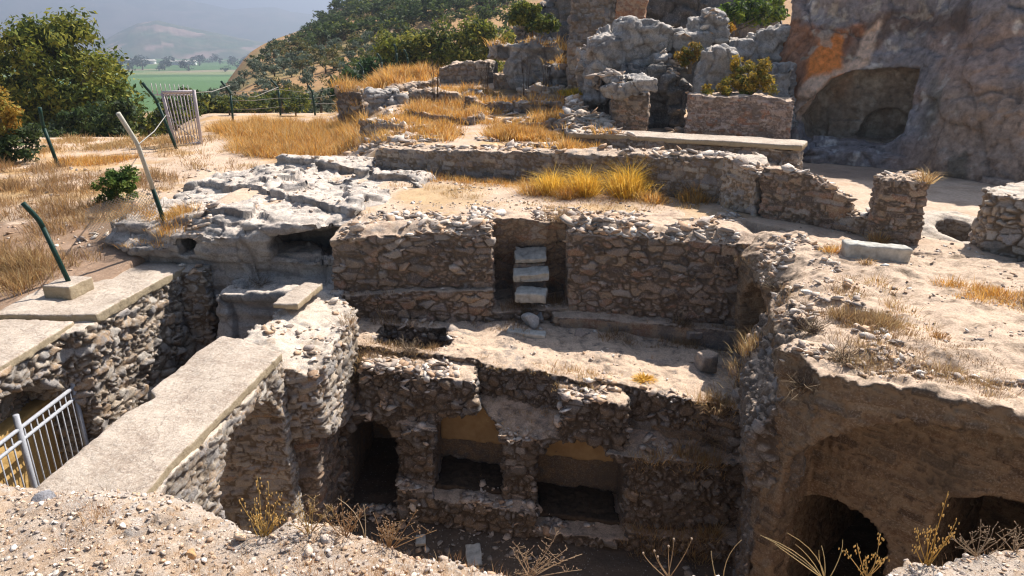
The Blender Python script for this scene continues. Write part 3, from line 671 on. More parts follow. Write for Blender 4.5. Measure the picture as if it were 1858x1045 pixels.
def f_cw(X, Y, Z):
    d = sdpoly(X, Y, [(-4.65, 4.3), (-3.5, 4.3), (-3.46, 6.2), (-3.32, 7.6), (-3.24, 8.8), (-3.3, 9.0), (-4.2, 9.4), (-4.35, 8.5), (-4.5, 7.6)])
    D = np.maximum(d + 0 * Z - 0.05 * sstep(-4.3, -6.5, Z), np.maximum(Z + 4.12, -7.8 - Z))
    yc = 7.7; prof = np.where(Z > -5.05, np.sqrt((Y - yc) ** 2 + ((Z + 5.05) * 1.25) ** 2), np.abs(Y - yc)) - 0.92
    return np.maximum(D, -np.maximum(prof, -5.5 - X))
o = solid('masonry', (-4.9, 4.25, -7.8), (-3.0, 9.5, -4.0), 0.025, f_cw, M['pale'], rough=((0.3, 0.04), (0.12, 0.02)), stones=((0.27, 0.27, 0.085), 0.045, 1), warp=(0.6, 0.04), seed=11, stonemask=flatmask)
o.parent = cw; o.location = -cw.location
o = slab_mesh('capping', CAPP, -4.14, -4.0, M['cap'], cw, seed=12); o.location = -cw.location
# the lower stub that carries on to the back, with a loose slab on it
cs = empty('rubble_wall', (-3.3, 10.2, -7.5), 'crumbling stub of wall with rough stone top behind the concrete capping', 'wall')
def f_cs(X, Y, Z):
    d = sdpoly(X, Y, [(-4.1, 9.3), (-3.28, 8.85), (-2.76, 8.95), (-2.66, 10.85), (-3.0, 11.7), (-3.55, 12.15), (-3.9, 11.7), (-3.98, 10.4)])
    top = -4.26 + 0.08 * n2(X, Y, 0.5, 91, 3) + 0.08 * sstep(-3.2, -3.7, X) - 0.25 * sstep(9.5, 8.8, Y) * sstep(-3.2, -2.8, X)
    sk = 0.22 * sstep(-5.3, -5.5, Z) * sstep(-3.4, -2.9, X) + 0 * Z
    return np.maximum(d + 0.08 * n2(X, Y, 0.5, 92, 2), np.maximum(Z - top, -5.45 - 0.25 * sstep(9.0, 9.6, Y) - Z + 0.1 * n2(X, Y, 0.3, 93, 2)))
o = solid('masonry', (-4.3, 8.5, -7.8), (-2.3, 12.2, -3.9), 0.025, f_cs, M['pale'], rough=((0.3, 0.04), (0.12, 0.03)), stones=((0.28, 0.28, 0.10), 0.06, 1), warp=(0.8, 0.03), seed=13, stonemask=lambda V, N: sstep(0.9, 0.55, N[:, 2]) * 0.95 + 0.05)
o.parent = cs; o.location = -cs.location
o = solid('brick_pier', (-4.2, 8.8, -7.8), (-2.6, 12.0, -5.1), 0.028, lambda X, Y, Z: np.maximum(sdpoly(X, Y, [(-4.1, 9.35), (-3.3, 9.05), (-2.98, 9.15), (-2.92, 11.0), (-3.2, 11.7), (-4.0, 11.7)]) + 0 * Z, np.maximum(Z + 5.2, -7.8 - Z)), M['stone'], rough=((0.3, 0.05), (0.12, 0.03)), stones=((0.28, 0.28, 0.09), 0.05, 1), warp=(0.8, 0.04), seed=19, parent=cs)
o.location = -cs.location
o = slab_mesh('stone_slab', [(-4.0, 10.75), (-3.55, 10.7), (-3.4, 11.75), (-3.75, 11.95)], -4.07, -3.97, M['cap'], None, seed=14)
tag(o, 'thin pale slab lying flat on the far end of the crumbling wall stub', 'slab')

# left wall with its own capping, over a broken arch
lw = empty('rubble_wall', (-7.4, 10, -7.5), 'wall with broad concrete capping and big pale stones beside the dry bank', 'wall')
def f_lw(X, Y, Z):
    d = sdpoly(X, Y, [(-8.35, 6.0), (-7.05, 6.0), (-6.98, 9.75), (-6.68, 10.0), (-6.42, 12.8), (-6.0, 13.1), (-6.0, 13.7), (-7.5, 13.8), (-8.2, 12.2)])
    D = np.maximum(d + 0 * Z, np.maximum(Z + 4.13 - 0.0, -7.8 - Z))
    yc = 8.2; prof = np.where(Z > -5.75, np.sqrt(((Y - yc) / 1.75) ** 2 + ((Z + 5.75) / 1.3) ** 2) * 1.5 - 1.5, np.abs(Y - yc) - 1.75)
    D = np.maximum(D, -np.maximum(prof, -7.62 - X))
    rub = np.maximum(np.maximum(np.abs(X + 6.35) - 0.4, np.abs(Y - 13.2) - 0.5), np.maximum(Z + 4.02, -7.8 - Z))
    return np.minimum(D, rub)
o = solid('masonry', (-8.5, 5.9, -7.8), (-5.8, 13.9, -3.85), 0.028, f_lw, M['pale'], rough=((0.35, 0.05), (0.12, 0.03)), stones=((0.27, 0.27, 0.15), 0.075), warp=(0.6, 0.05), seed=15, stonemask=flatmask)
o.parent = lw; o.location = -lw.location
o = slab_mesh('capping', [(-8.3, 10.28), (-6.62, 10.28), (-6.36, 12.85), (-7.2, 13.6), (-8.1, 13.2), (-8.3, 12.0)], -4.14, -3.98, M['cap'], lw, seed=16); o.location = -lw.location
o = slab_mesh('capping', [(-8.35, 6.0), (-7.0, 6.0), (-6.93, 10.2), (-8.3, 10.25)], -4.2, -4.05, M['cap'], lw, seed=17); o.location = -lw.location
pw = solid('plastered_wall', (-7.75, 6.2, -7.7), (-7.2, 10.4, -5.0), 0.03, lambda X, Y, Z: np.minimum(box(X, Y, Z, -7.7, -7.45, 6.3, 10.3, -8, -5.35), box(X, Y, Z, -7.7, -7.38, 6.3, 10.3, -5.42, -5.25)), M['plaster'], rough=((0.4, 0.03),), fine=(0.06, 0.008), seed=18)
tag(pw, 'ochre plastered wall seen through the arch behind the grey railing', 'wall')

# limestone outcrop behind, with a rock-cut recess
def f_out(X, Y, Z):
    n = n2(X, Y, 1.2, 101, 4); n_ = n2(X, Y, 0.5, 102, 3)
    P = [(-8.3, 13.5), (-7.2, 12.9), (-5.2, 12.75), (-4.8, 12.85), (-3.3, 12.85), (-3.1, 12.9), (-2.9, 13.3), (-2.0, 15.5), (-1.6, 17.2), (-3.4, 19.0), (-6.5, 20.0), (-8.2, 17.0)]
    d = sdpoly(X, Y, P) + (0.25 - 0.2 * (np.abs(X + 4.1) < 0.9)) * n
    top = np.interp(Y, [12.5, 14.2, 16, 19], [-3.02, -2.98, -2.85, -2.75]) + 0.16 * n + 0.05 * n_ - 0.15 * sstep(-6.0, -7.2, X)
    top = top - 0.16 * (np.sin(X * 1.3 + Y * 1.9 + 2 * n) > 0.3) - (0.35 - 0.25 * (np.abs(X + 4.1) < 1.0)) * np.exp(np.minimum(d, 0) / 0.35)
    D = np.maximum(d + 0.25 * sstep(-3.5, -4.1, Z), np.maximum(Z - top, -5.6 - Z))
    shelf = np.maximum(np.maximum(np.abs(X + 4.3) - 1.15, np.abs(Y - 12.6) - 0.55), np.maximum(Z + 4.28 + 0.04 * n_, -7.6 - Z))
    D = np.minimum(D, shelf)
    D = np.maximum(D, -box(X, Y, Z, -4.72, -3.30, 11, 14.3, -3.92, -3.32))
    return np.maximum(D, -box(X, Y, Z, -6.45, -6.2, 11, 13.6, -3.75, -3.5))
outcrop = solid('limestone_outcrop', (-8.8, 11.9, -5.6), (-1.4, 20.2, -2.3), 0.04, f_out, M['ledge'], rough=((0.8, 0.07), (0.25, 0.03)), strata=(0.14, 0.06), facet=((1.1, 0.07), (0.35, 0.02)), warp=(0.9, 0.06), fine=(0.1, 0.012), seed=21, smooth=False)
tag(outcrop, 'pale weathered limestone ledge with a rock-cut recess under it', 'rock', kind='structure')

# ------------------------------------------------------------------ walls of the upper terrace
def strip(pts, th, side=1):
    """plan polygon of a wall that follows pts, thickness th to its left (side=1)"""
    n = len(pts); out = []
    for i in range(n):
        a = Vector(pts[max(i - 1, 0)]); b = Vector(pts[min(i + 1, n - 1)]); t = (b - a).normalized()
        out.append((pts[i][0] - t.y * th * side, pts[i][1] + t.x * th * side))
    return list(pts) + out[::-1]
def wall(name, label, poly, z0, z1, mat, vox=0.04, ragged=0.1, stone=(0.3, 0.3, 0.115), amp=0.05, seed=1, rough=((0.4, 0.05), (0.15, 0.03)), warp=(0.8, 0.05), cat='wall', group=None, mask=None, rs=0.5, course=True):
    P = np.array(poly); zt = z1 if callable(z1) else (lambda X, Y: z1 + 0 * X + 0 * Y)
    zm = float(np.max(zt(P[:, 0], P[:, 1])))
    lo = (P[:, 0].min() - .25, P[:, 1].min() - .25, z0 - .1); hi = (P[:, 0].max() + .25, P[:, 1].max() + .25, zm + ragged + .25)
    f = lambda X, Y, Z: np.maximum(sdpoly(X, Y, poly) + 0 * Z, np.maximum(Z - zt(X, Y) - ragged * n2(X, Y, rs, seed + 500, 3), z0 - Z))
    o = solid(name, lo, hi, vox, f, mat, rough=rough, stones=(stone, amp, 1) if course else (stone, amp), warp=warp, seed=seed, stonemask=mask or (lambda V, N: sstep(0.95, 0.6, N[:, 2]) * 0.6 + 0.4))
    return tag(o, label, cat, group)
UW = [(-3.6, 18.3), (-1.8, 17.65), (1.0, 16.7), (3.0, 15.5), (4.45, 14.35)]
wall('rubble_wall', 'low shaded wall in a long bend behind the golden grass tufts', strip(UW, 0.6), -3.5, lambda X, Y: np.interp(X, [-3.6, 1, 4.5], [-2.48, -2.32, -2.12]), M['grey'], 0.035, 0.06, seed=31)
wall('rubble_wall', 'pale broken corner of walling at the right end of the long bent wall', [(4.35, 14.3), (4.75, 13.35), (5.15, 13.6), (5.3, 15.0), (4.6, 15.2)], -3.5, lambda X, Y: -2.12 - 0.15 * sstep(14.4, 13.4, Y), M['pale'], 0.035, 0.1, seed=32)
wall('rubble_wall', 'tan stone wall with a broken sloping top left of the small square pier', strip([(4.8, 13.25), (5.3, 12.75), (5.95, 12.1)], 0.5), -3.5, lambda X, Y: np.interp(X, [4.8, 5.3, 5.8, 6.2], [-2.1, -2.15, -2.4, -2.75]), M['stone'], 0.03, 0.09, seed=33)
wall('rubble_wall', 'low dry stone wall dipping between the tan wall and the square pier', strip([(5.85, 12.2), (6.25, 11.75)], 0.45), -3.5, lambda X, Y: -2.72 + 0 * X, M['grey'], 0.028, 0.12, stone=(0.24, 0.24, 0.13), seed=34)
wall('stone_pier', 'small square pier of flat stones standing on the sandy ground', [(6.1, 11.35), (6.78, 11.2), (6.98, 11.8), (6.3, 11.95)], -3.4, -2.02, M['stone'], 0.025, 0.1, stone=(0.3, 0.3, 0.11), seed=35, cat='pier')
wall('rubble_wall', 'stout block of layered stone wall at the right edge beside the round well', [(7.68, 10.9), (8.2, 10.0), (10.5, 10.0), (10.5, 12.6), (8.6, 11.9), (7.9, 11.5)], -3.4, lambda X, Y: -2.2 + 0.04 * (X - 7.5), M['pale'], 0.028, 0.03, stone=(0.33, 0.33, 0.16), amp=0.08, seed=36, course=False)
# the wall with a flat cap in front of the grotto
bw = empty('rubble_wall', (4, 17, -2.5), 'straight low wall with a thin flat capping in front of the plastered wall', 'wall')
Bp = strip([(1.5, 18.1), (6.35, 15.55)], 1.0)
o = wall('masonry', None, Bp, -3.3, -2.1, M['grey'], 0.035, 0.01, seed=37, cat=None); o.parent = bw; o.location = -bw.location
o = slab_mesh('capping', strip([(1.42, 18.08), (6.4, 15.45)], 1.15), -2.12, -2.0, M['cap'], bw, vox=0.035, seed=38); o.location = -bw.location
# higher ruins
wall('rubble_pillar', 'masonry pillar carrying an overhanging grey boulder beside the dark cleft', [(2.85, 19.9), (3.75, 19.7), (4.0, 21.0), (2.9, 21.2)], -2.6, -1.15, M['stone'], 0.04, 0.05, stone=(0.26, 0.26, 0.12), seed=41, cat='pillar')
wall('brick_wall', 'patched plaster and brick wall overgrown with yellow plants on top', [(4.75, 19.2), (7.35, 18.6), (7.7, 19.7), (5.0, 20.3)], -2.9, lambda X, Y: -1.15 - 0.1 * sstep(6.8, 7.4, X), M['patch'] if 'patch' in M else M['pale'], 0.035, 0.06, stone=(0.24, 0.24, 0.085), amp=0.045, seed=42)
wall('rubble_wall', 'thick ruined wall block on the upper terrace topped by pale stones', [(-3.3, 33), (-1.0, 32.6), (-0.7, 34), (-3.1, 34.4)], -2.6, lambda X, Y: -0.55 - 0.2 * sstep(-2.6, -3.2, X), M['grey'], 0.06, 0.2, stone=(0.4, 0.4, 0.22), amp=0.09, seed=43)
wall('rubble_wall', 'long low wall with a pale top joining the thick ruined block', strip([(-0.8, 31.2), (2.8, 30.2)], 0.8), -2.4, -1.0, M['grey'], 0.06, 0.04, stone=(0.4, 0.4, 0.2), amp=0.05, seed=44)
wall('rubble_wall', 'tumbled line of wall stepping down left of the thick ruined block', strip([(-6.0, 29.0), (-4.8, 30.2), (-3.2, 31.6)], 0.8), -2.9, lambda X, Y: np.interp(X, [-6, -4.6, -3.2], [-1.75, -1.45, -1.15]), M['grey'], 0.05, 0.25, stone=(0.4, 0.4, 0.24), amp=0.11, seed=45)
wall('rubble_wall', 'short heap of wall at the left end of the ruins beside the fence posts', [(-6.9, 28.2), (-5.9, 28.0), (-5.9, 29.2), (-6.8, 29.4)], -3.0, -1.45, M['grey'], 0.05, 0.3, stone=(0.36, 0.36, 0.2), amp=0.11, seed=46)
wall('rubble_wall', 'curving stub of low wall among the dry grass of the upper terrace', strip([(-3.6, 24.2), (-2.2, 22.9), (-1.2, 22.3), (-0.9, 23.2)], 0.5), -2.9, -1.98, M['grey'], 0.045, 0.15, stone=(0.34, 0.34, 0.18), amp=0.08, seed=47)
wall('rubble_wall', 'rough stepped rubble footing left of the masonry pillar', [(1.5, 19.2), (2.6, 18.6), (2.9, 20.6), (1.7, 22.2)], -2.8, lambda X, Y: -2.05 + 0.25 * (Y - 19.5) * 0.9, M['pale'], 0.045, 0.22, stone=(0.34, 0.34, 0.16), amp=0.1, seed=48)
wall('rubble_wall', 'short footing of loose stones between the grass clumps of the upper terrace', [(0.2, 21.5), (1.6, 20.9), (1.8, 21.6), (0.3, 22.2)], -2.7, -2.05, M['pale'], 0.045, 0.2, stone=(0.34, 0.34, 0.18), amp=0.1, seed=49)
wall('rubble_wall', 'low line of flat stones edging the grass left of the long bent wall', strip([(-4.9, 22.8), (-3.8, 21.5), (-2.8, 20.4)], 0.7), -2.9, -2.18, M['pale'], 0.045, 0.2, stone=(0.36, 0.36, 0.14), amp=0.09, seed=53)
wall('rubble_wall', 'broken cross wall in the middle of the upper terrace below the stalks', strip([(-1.7, 25.6), (0.2, 24.8), (1.7, 24.7)], 0.6), -2.7, -1.72, M['grey'], 0.05, 0.25, stone=(0.36, 0.36, 0.16), amp=0.09, seed=54)
wall('rubble_wall', 'broken cross wall just in front of the thick ruined block', strip([(-4.0, 27.6), (-2.6, 27.0), (-1.1, 27.3)], 0.6), -2.6, -1.5, M['grey'], 0.05, 0.28, stone=(0.36, 0.36, 0.16), amp=0.09, seed=55)
wall('rubble_wall', 'short broken wall in front of the long pale topped wall', strip([(0.2, 28.3), (2.1, 27.4)], 0.7), -2.5, -1.38, M['pale'], 0.05, 0.25, stone=(0.36, 0.36, 0.16), amp=0.09, seed=56)
# flat stone spill at the left of the upper terrace
# tower ruin
tw = empty('ruined_tower', (3.4, 27.6, -1.5), 'tall ruined tower of rubble with a red brick facing on its right', 'tower')
o = wall('rubble_core', None, [(2.15, 27.0), (3.75, 26.8), (3.9, 28.6), (2.3, 28.8)], -2.6, 2.6, M['grey'], 0.06, 0.2, stone=(0.34, 0.34, 0.2), amp=0.09, seed=51, cat=None, rough=((0.8, 0.16), (0.25, 0.06))); o.parent = tw; o.location = -tw.location
def f_brk(X, Y, Z):
    d = sdpoly(X, Y, [(3.75, 26.6), (4.75, 26.5), (4.9, 28.2), (3.85, 28.4)])
    d2 = sdpoly(X, Y, [(3.75, 26.7), (4.35, 26.6), (4.5, 28.2), (3.85, 28.4)])
    return np.minimum(np.maximum(d + 0 * Z, np.maximum(Z - 2.5, 0.75 + 0.5 * (4.75 - X) - Z + 0.1)), np.maximum(d2 + 0 * Z, np.maximum(Z - 1.3, -2.2 - Z)))
o = solid('brick_facing', (3.5, 26.2, -2.3), (5.2, 28.7, 2.7), 0.05, f_brk, M['redbrick'] if 'redbrick' in M else M['brick'], rough=((0.6, 0.1), (0.2, 0.05)), stones=((0.3, 0.3, 0.08), 0.04), warp=(0.8, 0.05), seed=52); o.parent = tw; o.location = -tw.location

# ------------------------------------------------------------------ cliffs and boulders
def rock(name, label, parts, vox=0.05, seed=1, mat=None, cat='boulder', strata=(0.19, 0.12), cracks=None, rough=((0.9, 0.15), (0.3, 0.07)), group=None, kind=None, fine=(0.12, 0.03), facet=((0.9, 0.13), (0.3, 0.03))):
    L = []; 
    for p in parts: L.append((p[0], p[1], p[2] if len(p) > 2 else 0.0, p[3] if len(p) > 3 else 0.0))
    R = max(max(p[1]) for p in L) * 1.25 + 0.2
    lo = tuple(min(p[0][i] - min(R, max(p[1]) * 1.2) for p in L) - .1 for i in range(3)); hi = tuple(max(p[0][i] + min(R, max(p[1]) * 1.2) for p in L) + .1 for i in range(3))
    def f(X, Y, Z):
        D = None
        for c, h, ro, ti in L:
            d = rbx(X, Y, Z, c, h, ro, ti, r=min(h) * 0.3); D = d if D is None else np.minimum(D, d)
        return D
    o = solid(name, lo, hi, vox, f, mat or M['rock'], rough=rough, strata=strata, cracks=cracks, warp=(0.9, 0.1), fine=fine, seed=seed, facet=facet, ridge=(0.4, 0.03), smooth=False)
    if kind: o['kind'] = kind; o['label'] = label
    else: tag(o, label, cat, group)
    return o
rock('boulder', 'grey boulder lying as an overhanging cap on the masonry pillar', [((3.35, 20.2, -1.0), (0.62, 0.6, 0.2), 0.2, 0.1), ((3.0, 20.3, -0.85), (0.45, 0.5, 0.18), 0.6, -0.1)], 0.04, 61)
rock('boulder', 'big layered grey boulder leaning above the dark cleft', [((3.1, 23.0, -0.35), (0.8, 0.8, 0.8), 0.3, 0.4), ((4.0, 23.2, -0.05), (0.9, 0.8, 0.75), 0.1, -0.3), ((2.5, 22.8, -1.1), (0.4, 0.6, 0.7), 0, 0.1), ((3.5, 23.3, -1.3), (0.9, 0.7, 0.6))], 0.05, 62)
rock('boulder', 'tumbled grey rocks piled right of the big layered boulder', [((4.7, 23.2, 0.35), (0.55, 0.6, 0.35), 0.2, -0.2), ((5.5, 23.0, 0.1), (0.6, 0.6, 0.4), 0.5, 0.2), ((6.1, 23.4, 0.5), (0.5, 0.5, 0.45), 0.1, 0.1), ((5.4, 23.6, -0.7), (1.2, 0.6, 0.7)), ((4.65, 22.4, -1.3), (0.28, 0.5, 1.1))], 0.05, 63)
rock('boulder', 'rock coloured dark for shade at the back of the cleft between pillar and brick wall', [((4.35, 22.2, -1.5), (0.9, 0.5, 1.05), 0.1, 0.05), ((4.9, 21.6, -1.7), (0.35, 0.4, 0.9), 0.2, 0.05)], 0.05, 68, mat=M['shadedrock'])
rock('boulder', 'upright pale grey rock standing behind the brick wall', [((5.75, 20.6, -0.55), (0.34, 0.35, 0.62), 0.2, 0.15), ((6.15, 20.7, -0.45), (0.3, 0.35, 0.35), 0.1, 0.25), ((5.9, 20.7, -1.1), (0.5, 0.45, 0.4))], 0.04, 64, strata=None)
rock('boulder', 'broken grey rocks at the foot of the orange stained cliff', [((7.2, 23.2, -0.1), (0.65, 0.6, 0.4), 0.3, -0.2), ((8.2, 23.4, 0.15), (0.65, 0.6, 0.45), 0.1, 0.2), ((7.6, 23.6, -0.9), (1.3, 0.6, 0.8)), ((7.9, 21.9, -1.5), (0.6, 0.6, 1.0), 0.2, 0.2)], 0.05, 65)
rock('boulder', 'dark smooth grey rock left of the ruined tower', [((1.0, 30.2, -0.5), (1.1, 0.9, 0.85), 0.1, 0.1), ((-0.1, 30.5, -0.1), (0.8, 0.7, 0.35), 0.3, -0.15), ((1.6, 29.0, -0.9), (0.5, 0.5, 0.4), 0.4)], 0.06, 66)
rock('boulder', 'low pale rock beside the tumbled wall on the upper terrace', [((-5.0, 27.6, -1.85), (0.55, 0.5, 0.42), 0.3, 0.1), ((-4.35, 27.4, -1.95), (0.3, 0.3, 0.28), 0.1)], 0.045, 67)
def f_cliff(X, Y, Z):
    P = [(7.4, 22.2), (8.9, 20.75), (10.4, 19.55), (10.9, 18.0), (12.0, 16.9), (14.5, 16.2), (18, 15.0), (19, 26), (10, 27), (8.2, 25)]
    d = sdpoly(X, Y, P); h = np.clip(Z + 3.1, 0, 8)
    n = n2(X, Y, 2.5, 111, 3)
    D = d + 0.27 * h - 0.35 * np.sin(h * 1.2 + 1.0) * 0.4 + 0.35 * n
    D = D - 0.9 * np.exp(-(((X - 12.2) / 1.1) ** 2)) * sstep(1.0, -1.5, Z) * 0.6
    bench = np.maximum(sdpoly(X, Y, [(7.6, 21.6), (8.6, 19.9), (10.3, 18.6), (11.2, 18.6), (11, 22)]) + 0 * Z, Z + 2.62)
    D = np.minimum(np.maximum(D, np.maximum(Z - 2.6, -3.6 - Z)), np.maximum(bench, -3.6 - Z))
    return D
def plane_hit(u, v, p0, t):
    r = ray(u, v); nx, ny = -t[1], t[0]; k = (p0[0] * nx + p0[1] * ny) / (r[0] * nx + r[1] * ny)
    h = (r[0] * k, r[1] * k, r[2] * k); return ((h[0] - p0[0]) * t[0] + (h[1] - p0[1]) * t[1], h[2])
NP0, NT = (9.0, 21.0), (0.82, -0.572)
NPOLY = [plane_hit(u, v, NP0, NT) for u, v in ((1443, 212), (1455, 250), (1520, 256), (1608, 262), (1645, 240), (1652, 190), (1668, 122), (1610, 124), (1545, 128), (1503, 146), (1474, 175))]
def NICHE(X, Y, Z):
    s = (X - NP0[0]) * NT[0] + (Y - NP0[1]) * NT[1]; q = (X - NP0[0]) * -NT[1] + (Y - NP0[1]) * NT[0]
    s, Z2 = np.broadcast_arrays(s, Z)
    dep = 1.25 + 0.5 * np.clip((-1.0 - Z) * 0.4, -0.4, 0.5) + 0.45 * n2(s, Z, 0.9, 131, 3) + 0.35 * (np.sqrt(((s - 1.75) / 0.75) ** 2 + ((Z + 2.4) / 0.75) ** 2) < 1) - 0.2 * (Z < -2.05) * (np.abs(s - 0.6) < 0.5)
    return np.maximum(sdpoly(s.astype(np.float32), Z2.astype(np.float32), NPOLY), np.maximum(q - dep, -3.0 - q))
def paint_cliff(o):
    """the rock's own stains: rust band and pale scar left of the grotto, seep streaks, lichen specks"""
    me = o.data; n = len(me.vertices); V = np.empty(n * 3, np.float32); me.vertices.foreach_get('co', V); V = V.reshape(-1, 3)
    C0 = np.empty(n * 4, np.float32); me.attributes['tint'].data.foreach_get('color', C0); C0 = C0.reshape(-1, 4)
    s = (V[:, 0] - NP0[0]) * NT[0] + (V[:, 1] - NP0[1]) * NT[1]; z = V[:, 2]; q = (V[:, 0] - NP0[0]) * -NT[1] + (V[:, 1] - NP0[1]) * NT[0]
    f = fbm(V / 1.5, 301, 4); f2 = fbm(V * np.array([1, 1, 0.3]) / 0.4, 302, 4); f3 = fbm(V / 0.22, 303, 3); f4 = fbm(V / 0.9, 304, 4)
    C = np.tile(np.array((0.25, 0.225, 0.225), np.float32), (n, 1))
    def bl(w, c):
        nonlocal C; C = C * (1 - w[:, None]) + np.array(c, np.float32) * w[:, None]
    bl(sstep(-0.15, 0.4, f) * 0.8, (0.36, 0.26, 0.215)); bl(sstep(0.1, 0.45, f4) * 0.7, (0.30, 0.29, 0.31))
    bl(sstep(0.0, 0.35, f4 + 0.5 * f3 - 0.1) * sstep(0.15, 0.35, f3) * 0.8, (0.62, 0.60, 0.58))
    def poly(px, soft=0.12):
        P = [plane_hit(u, v, NP0, NT) for u, v in px]
        return sstep(soft, -soft, sdpoly(s.astype(np.float32), z.astype(np.float32), P) + 0.22 * f4 + 0.12 * f2)
    C = np.clip(C * 1.12, 0, 0.8)
    bl(poly([(1380, 30), (1470, 40), (1510, 80), (1480, 170), (1440, 220), (1400, 160)]) * 0.85, (0.40, 0.19, 0.10))
    bl(poly([(1500, 60), (1620, 20), (1760, 15), (1760, 60), (1620, 60), (1560, 110)]) * 0.8, (0.17, 0.11, 0.08))
    bl(poly([(1490, 70), (1552, 45), (1548, 115), (1515, 170), (1462, 190), (1462, 110)], 0.2), (0.78, 0.27, 0.07))
    bl(poly([(1548, 70), (1585, 40), (1575, 122), (1505, 146), (1480, 176), (1452, 230), (1428, 215), (1455, 155), (1520, 122)], 0.08), (0.72, 0.52, 0.39))
    bl(poly([(1528, 50), (1552, 48), (1545, 95), (1525, 120)], 0.06) * 0.8, (0.16, 0.10, 0.08))
    bl(sstep(0.15, 0.5, f2 + 0.4 * f) * sstep(-0.6, 0.6, z) * (s > 1.2) * 0.65, (0.10, 0.085, 0.08))
    bl(sstep(2.6, 3.4, s + 0.5 * f) * sstep(-0.2, -1.4, z) * 0.7, (0.42, 0.31, 0.23))
    bl(sstep(0.15, 0.4, f4) * sstep(2.4, 3.2, s) * 0.6, (0.085, 0.09, 0.06))
    bl((q > 0.55) * (np.abs(s - 1.5) < 2.3) * (z > -2.6) * (z < -0.2) * 0.85, (0.37, 0.285, 0.205)); bl((q > 0.55) * (z > -2.6) * sstep(0.1, 0.35, f3 + f2) * (np.abs(s - 1.5) < 2.3) * 0.6, (0.52, 0.44, 0.35))
    C0[:, :3] = C; me.attributes['tint'].data.foreach_set('color', C0.ravel())
M['cliff'] = attrmat('stained cliff rock', 6, 0.9, 0.05, 0.55, 1.4)
cliff = solid('cliff', (6.8, 15.4, -3.5), (15.0, 25.0, 2.7), 0.052, f_cliff, M['cliff'], rough=((1.6, 0.3), (0.5, 0.12), (0.2, 0.05)), strata=None, facet=((1.5, 0.14), (0.45, 0.045)), ridge=(0.7, 0.04), warp=(1.2, 0.06), fine=(0.16, 0.02), seed=71, carve=NICHE, calm=lambda V: 1 - 0.75 * np.exp(-(((V[:, 0] - NP0[0]) * NT[0] + (V[:, 1] - NP0[1]) * NT[1] - 1.6) / 2.1) ** 4 - ((V[:, 2] + 1.2) / 1.5) ** 4), smooth=False)
paint_cliff(cliff); tag(cliff, 'tall stained cliff with a rock-cut grotto in its face', 'cliff', kind='structure')
def f_back(X, Y, Z):
    d = sdpoly(X, Y, [(-0.2, 33.5), (2.4, 31.5), (5.2, 30.2), (9, 29.0), (12, 29.5), (13, 36), (0, 37)])
    top = np.interp(X, [-0.5, 1.5, 3, 6, 12], [0.6, 2.0, 3.2, 4.5, 5.5])
    return np.maximum(d + 0.12 * (Z + 2) + 0.5 * n2(X, Y, 2.0, 121, 3), np.maximum(Z - top, -3.0 - Z))
bk = solid('cliff', (-0.8, 28.5, -3.0), (11, 35, 4.2), 0.1, f_back, M['shadedrock'], rough=((1.8, 0.45), (0.6, 0.16)), facet=((1.5, 0.25), (0.5, 0.1)), smooth=False, warp=(1.4, 0.2), fine=(0.25, 0.06), seed=72)
tag(bk, 'dark shaded rock face behind the ruined tower', 'cliff', kind='structure')

# ------------------------------------------------------------------ foreground rubble the camera stands on
FE = [pz(u + (28 if u > 430 and u < 1000 else 0), v - 7, 1.6)[:2] for u, v in ((-60, 884), (60, 880), (150, 887), (250, 892), (330, 905), (380, 925), (430, 947), (458, 974), (492, 946), (540, 948), (610, 962), (700, 985), (745, 1002), (800, 1016), (870, 1036), (930, 1056),
      (1020, 1085), (1130, 1075), (1210, 1040), (1260, 1030), (1380, 1034), (1480, 1036), (1560, 1044), (1600, 1022), (1640, 1002), (1700, 1012), (1760, 990), (1858, 984), (1960, 980))]
FG = FE + [(2.6, 0.7), (-2.6, 0.7)]
def f_fg(X, Y, Z):
    d = sdpoly(X, Y, FG)
    top = -1.6 + 0.028 * n2(X, Y, 0.3, 131, 3) - 0.05 * np.exp(np.minimum(d, 0) / 0.05) + 0.02 * sstep(-0.3, -1.2, X)
    return np.maximum(d + 0.04 * sstep(-1.62, -1.8, Z) + 0.03 * n2(X, Y, 0.12, 132, 3), np.maximum(Z - top, -2.7 - Z))
M['fg'] = masonry('pale rubble ground', [(0.34, 0.30, 0.27), (0.55, 0.45, 0.36), (0.62, 0.54, 0.47), (0.46, 0.32, 0.21), (0.58, 0.46, 0.36), (0.66, 0.60, 0.54)], mortar=(0.44, 0.30, 0.19), dust=(0.60, 0.46, 0.34), dustlo=0.8, dusthi=1.1, dustn=0.3, fs=2.2, blot=(0.30, 0.19, 0.11))
fg = solid('rubble_mound', (-2.75, 0.65, -2.7), (2.75, 2.5, -1.4), 0.014, f_fg, M['fg'], rough=((0.1, 0.012),), stones=((0.055, 0.055, 0.04), 0.016), warp=(0.2, 0.015), fine=(0.015, 0.003), seed=81, stonemask=lambda V, N: sstep(-0.25, 0.3, fbm(V / 0.22, 135, 3)))
tag(fg, 'sunlit stony edge of ground the photographer stands on', 'ground', kind='structure')

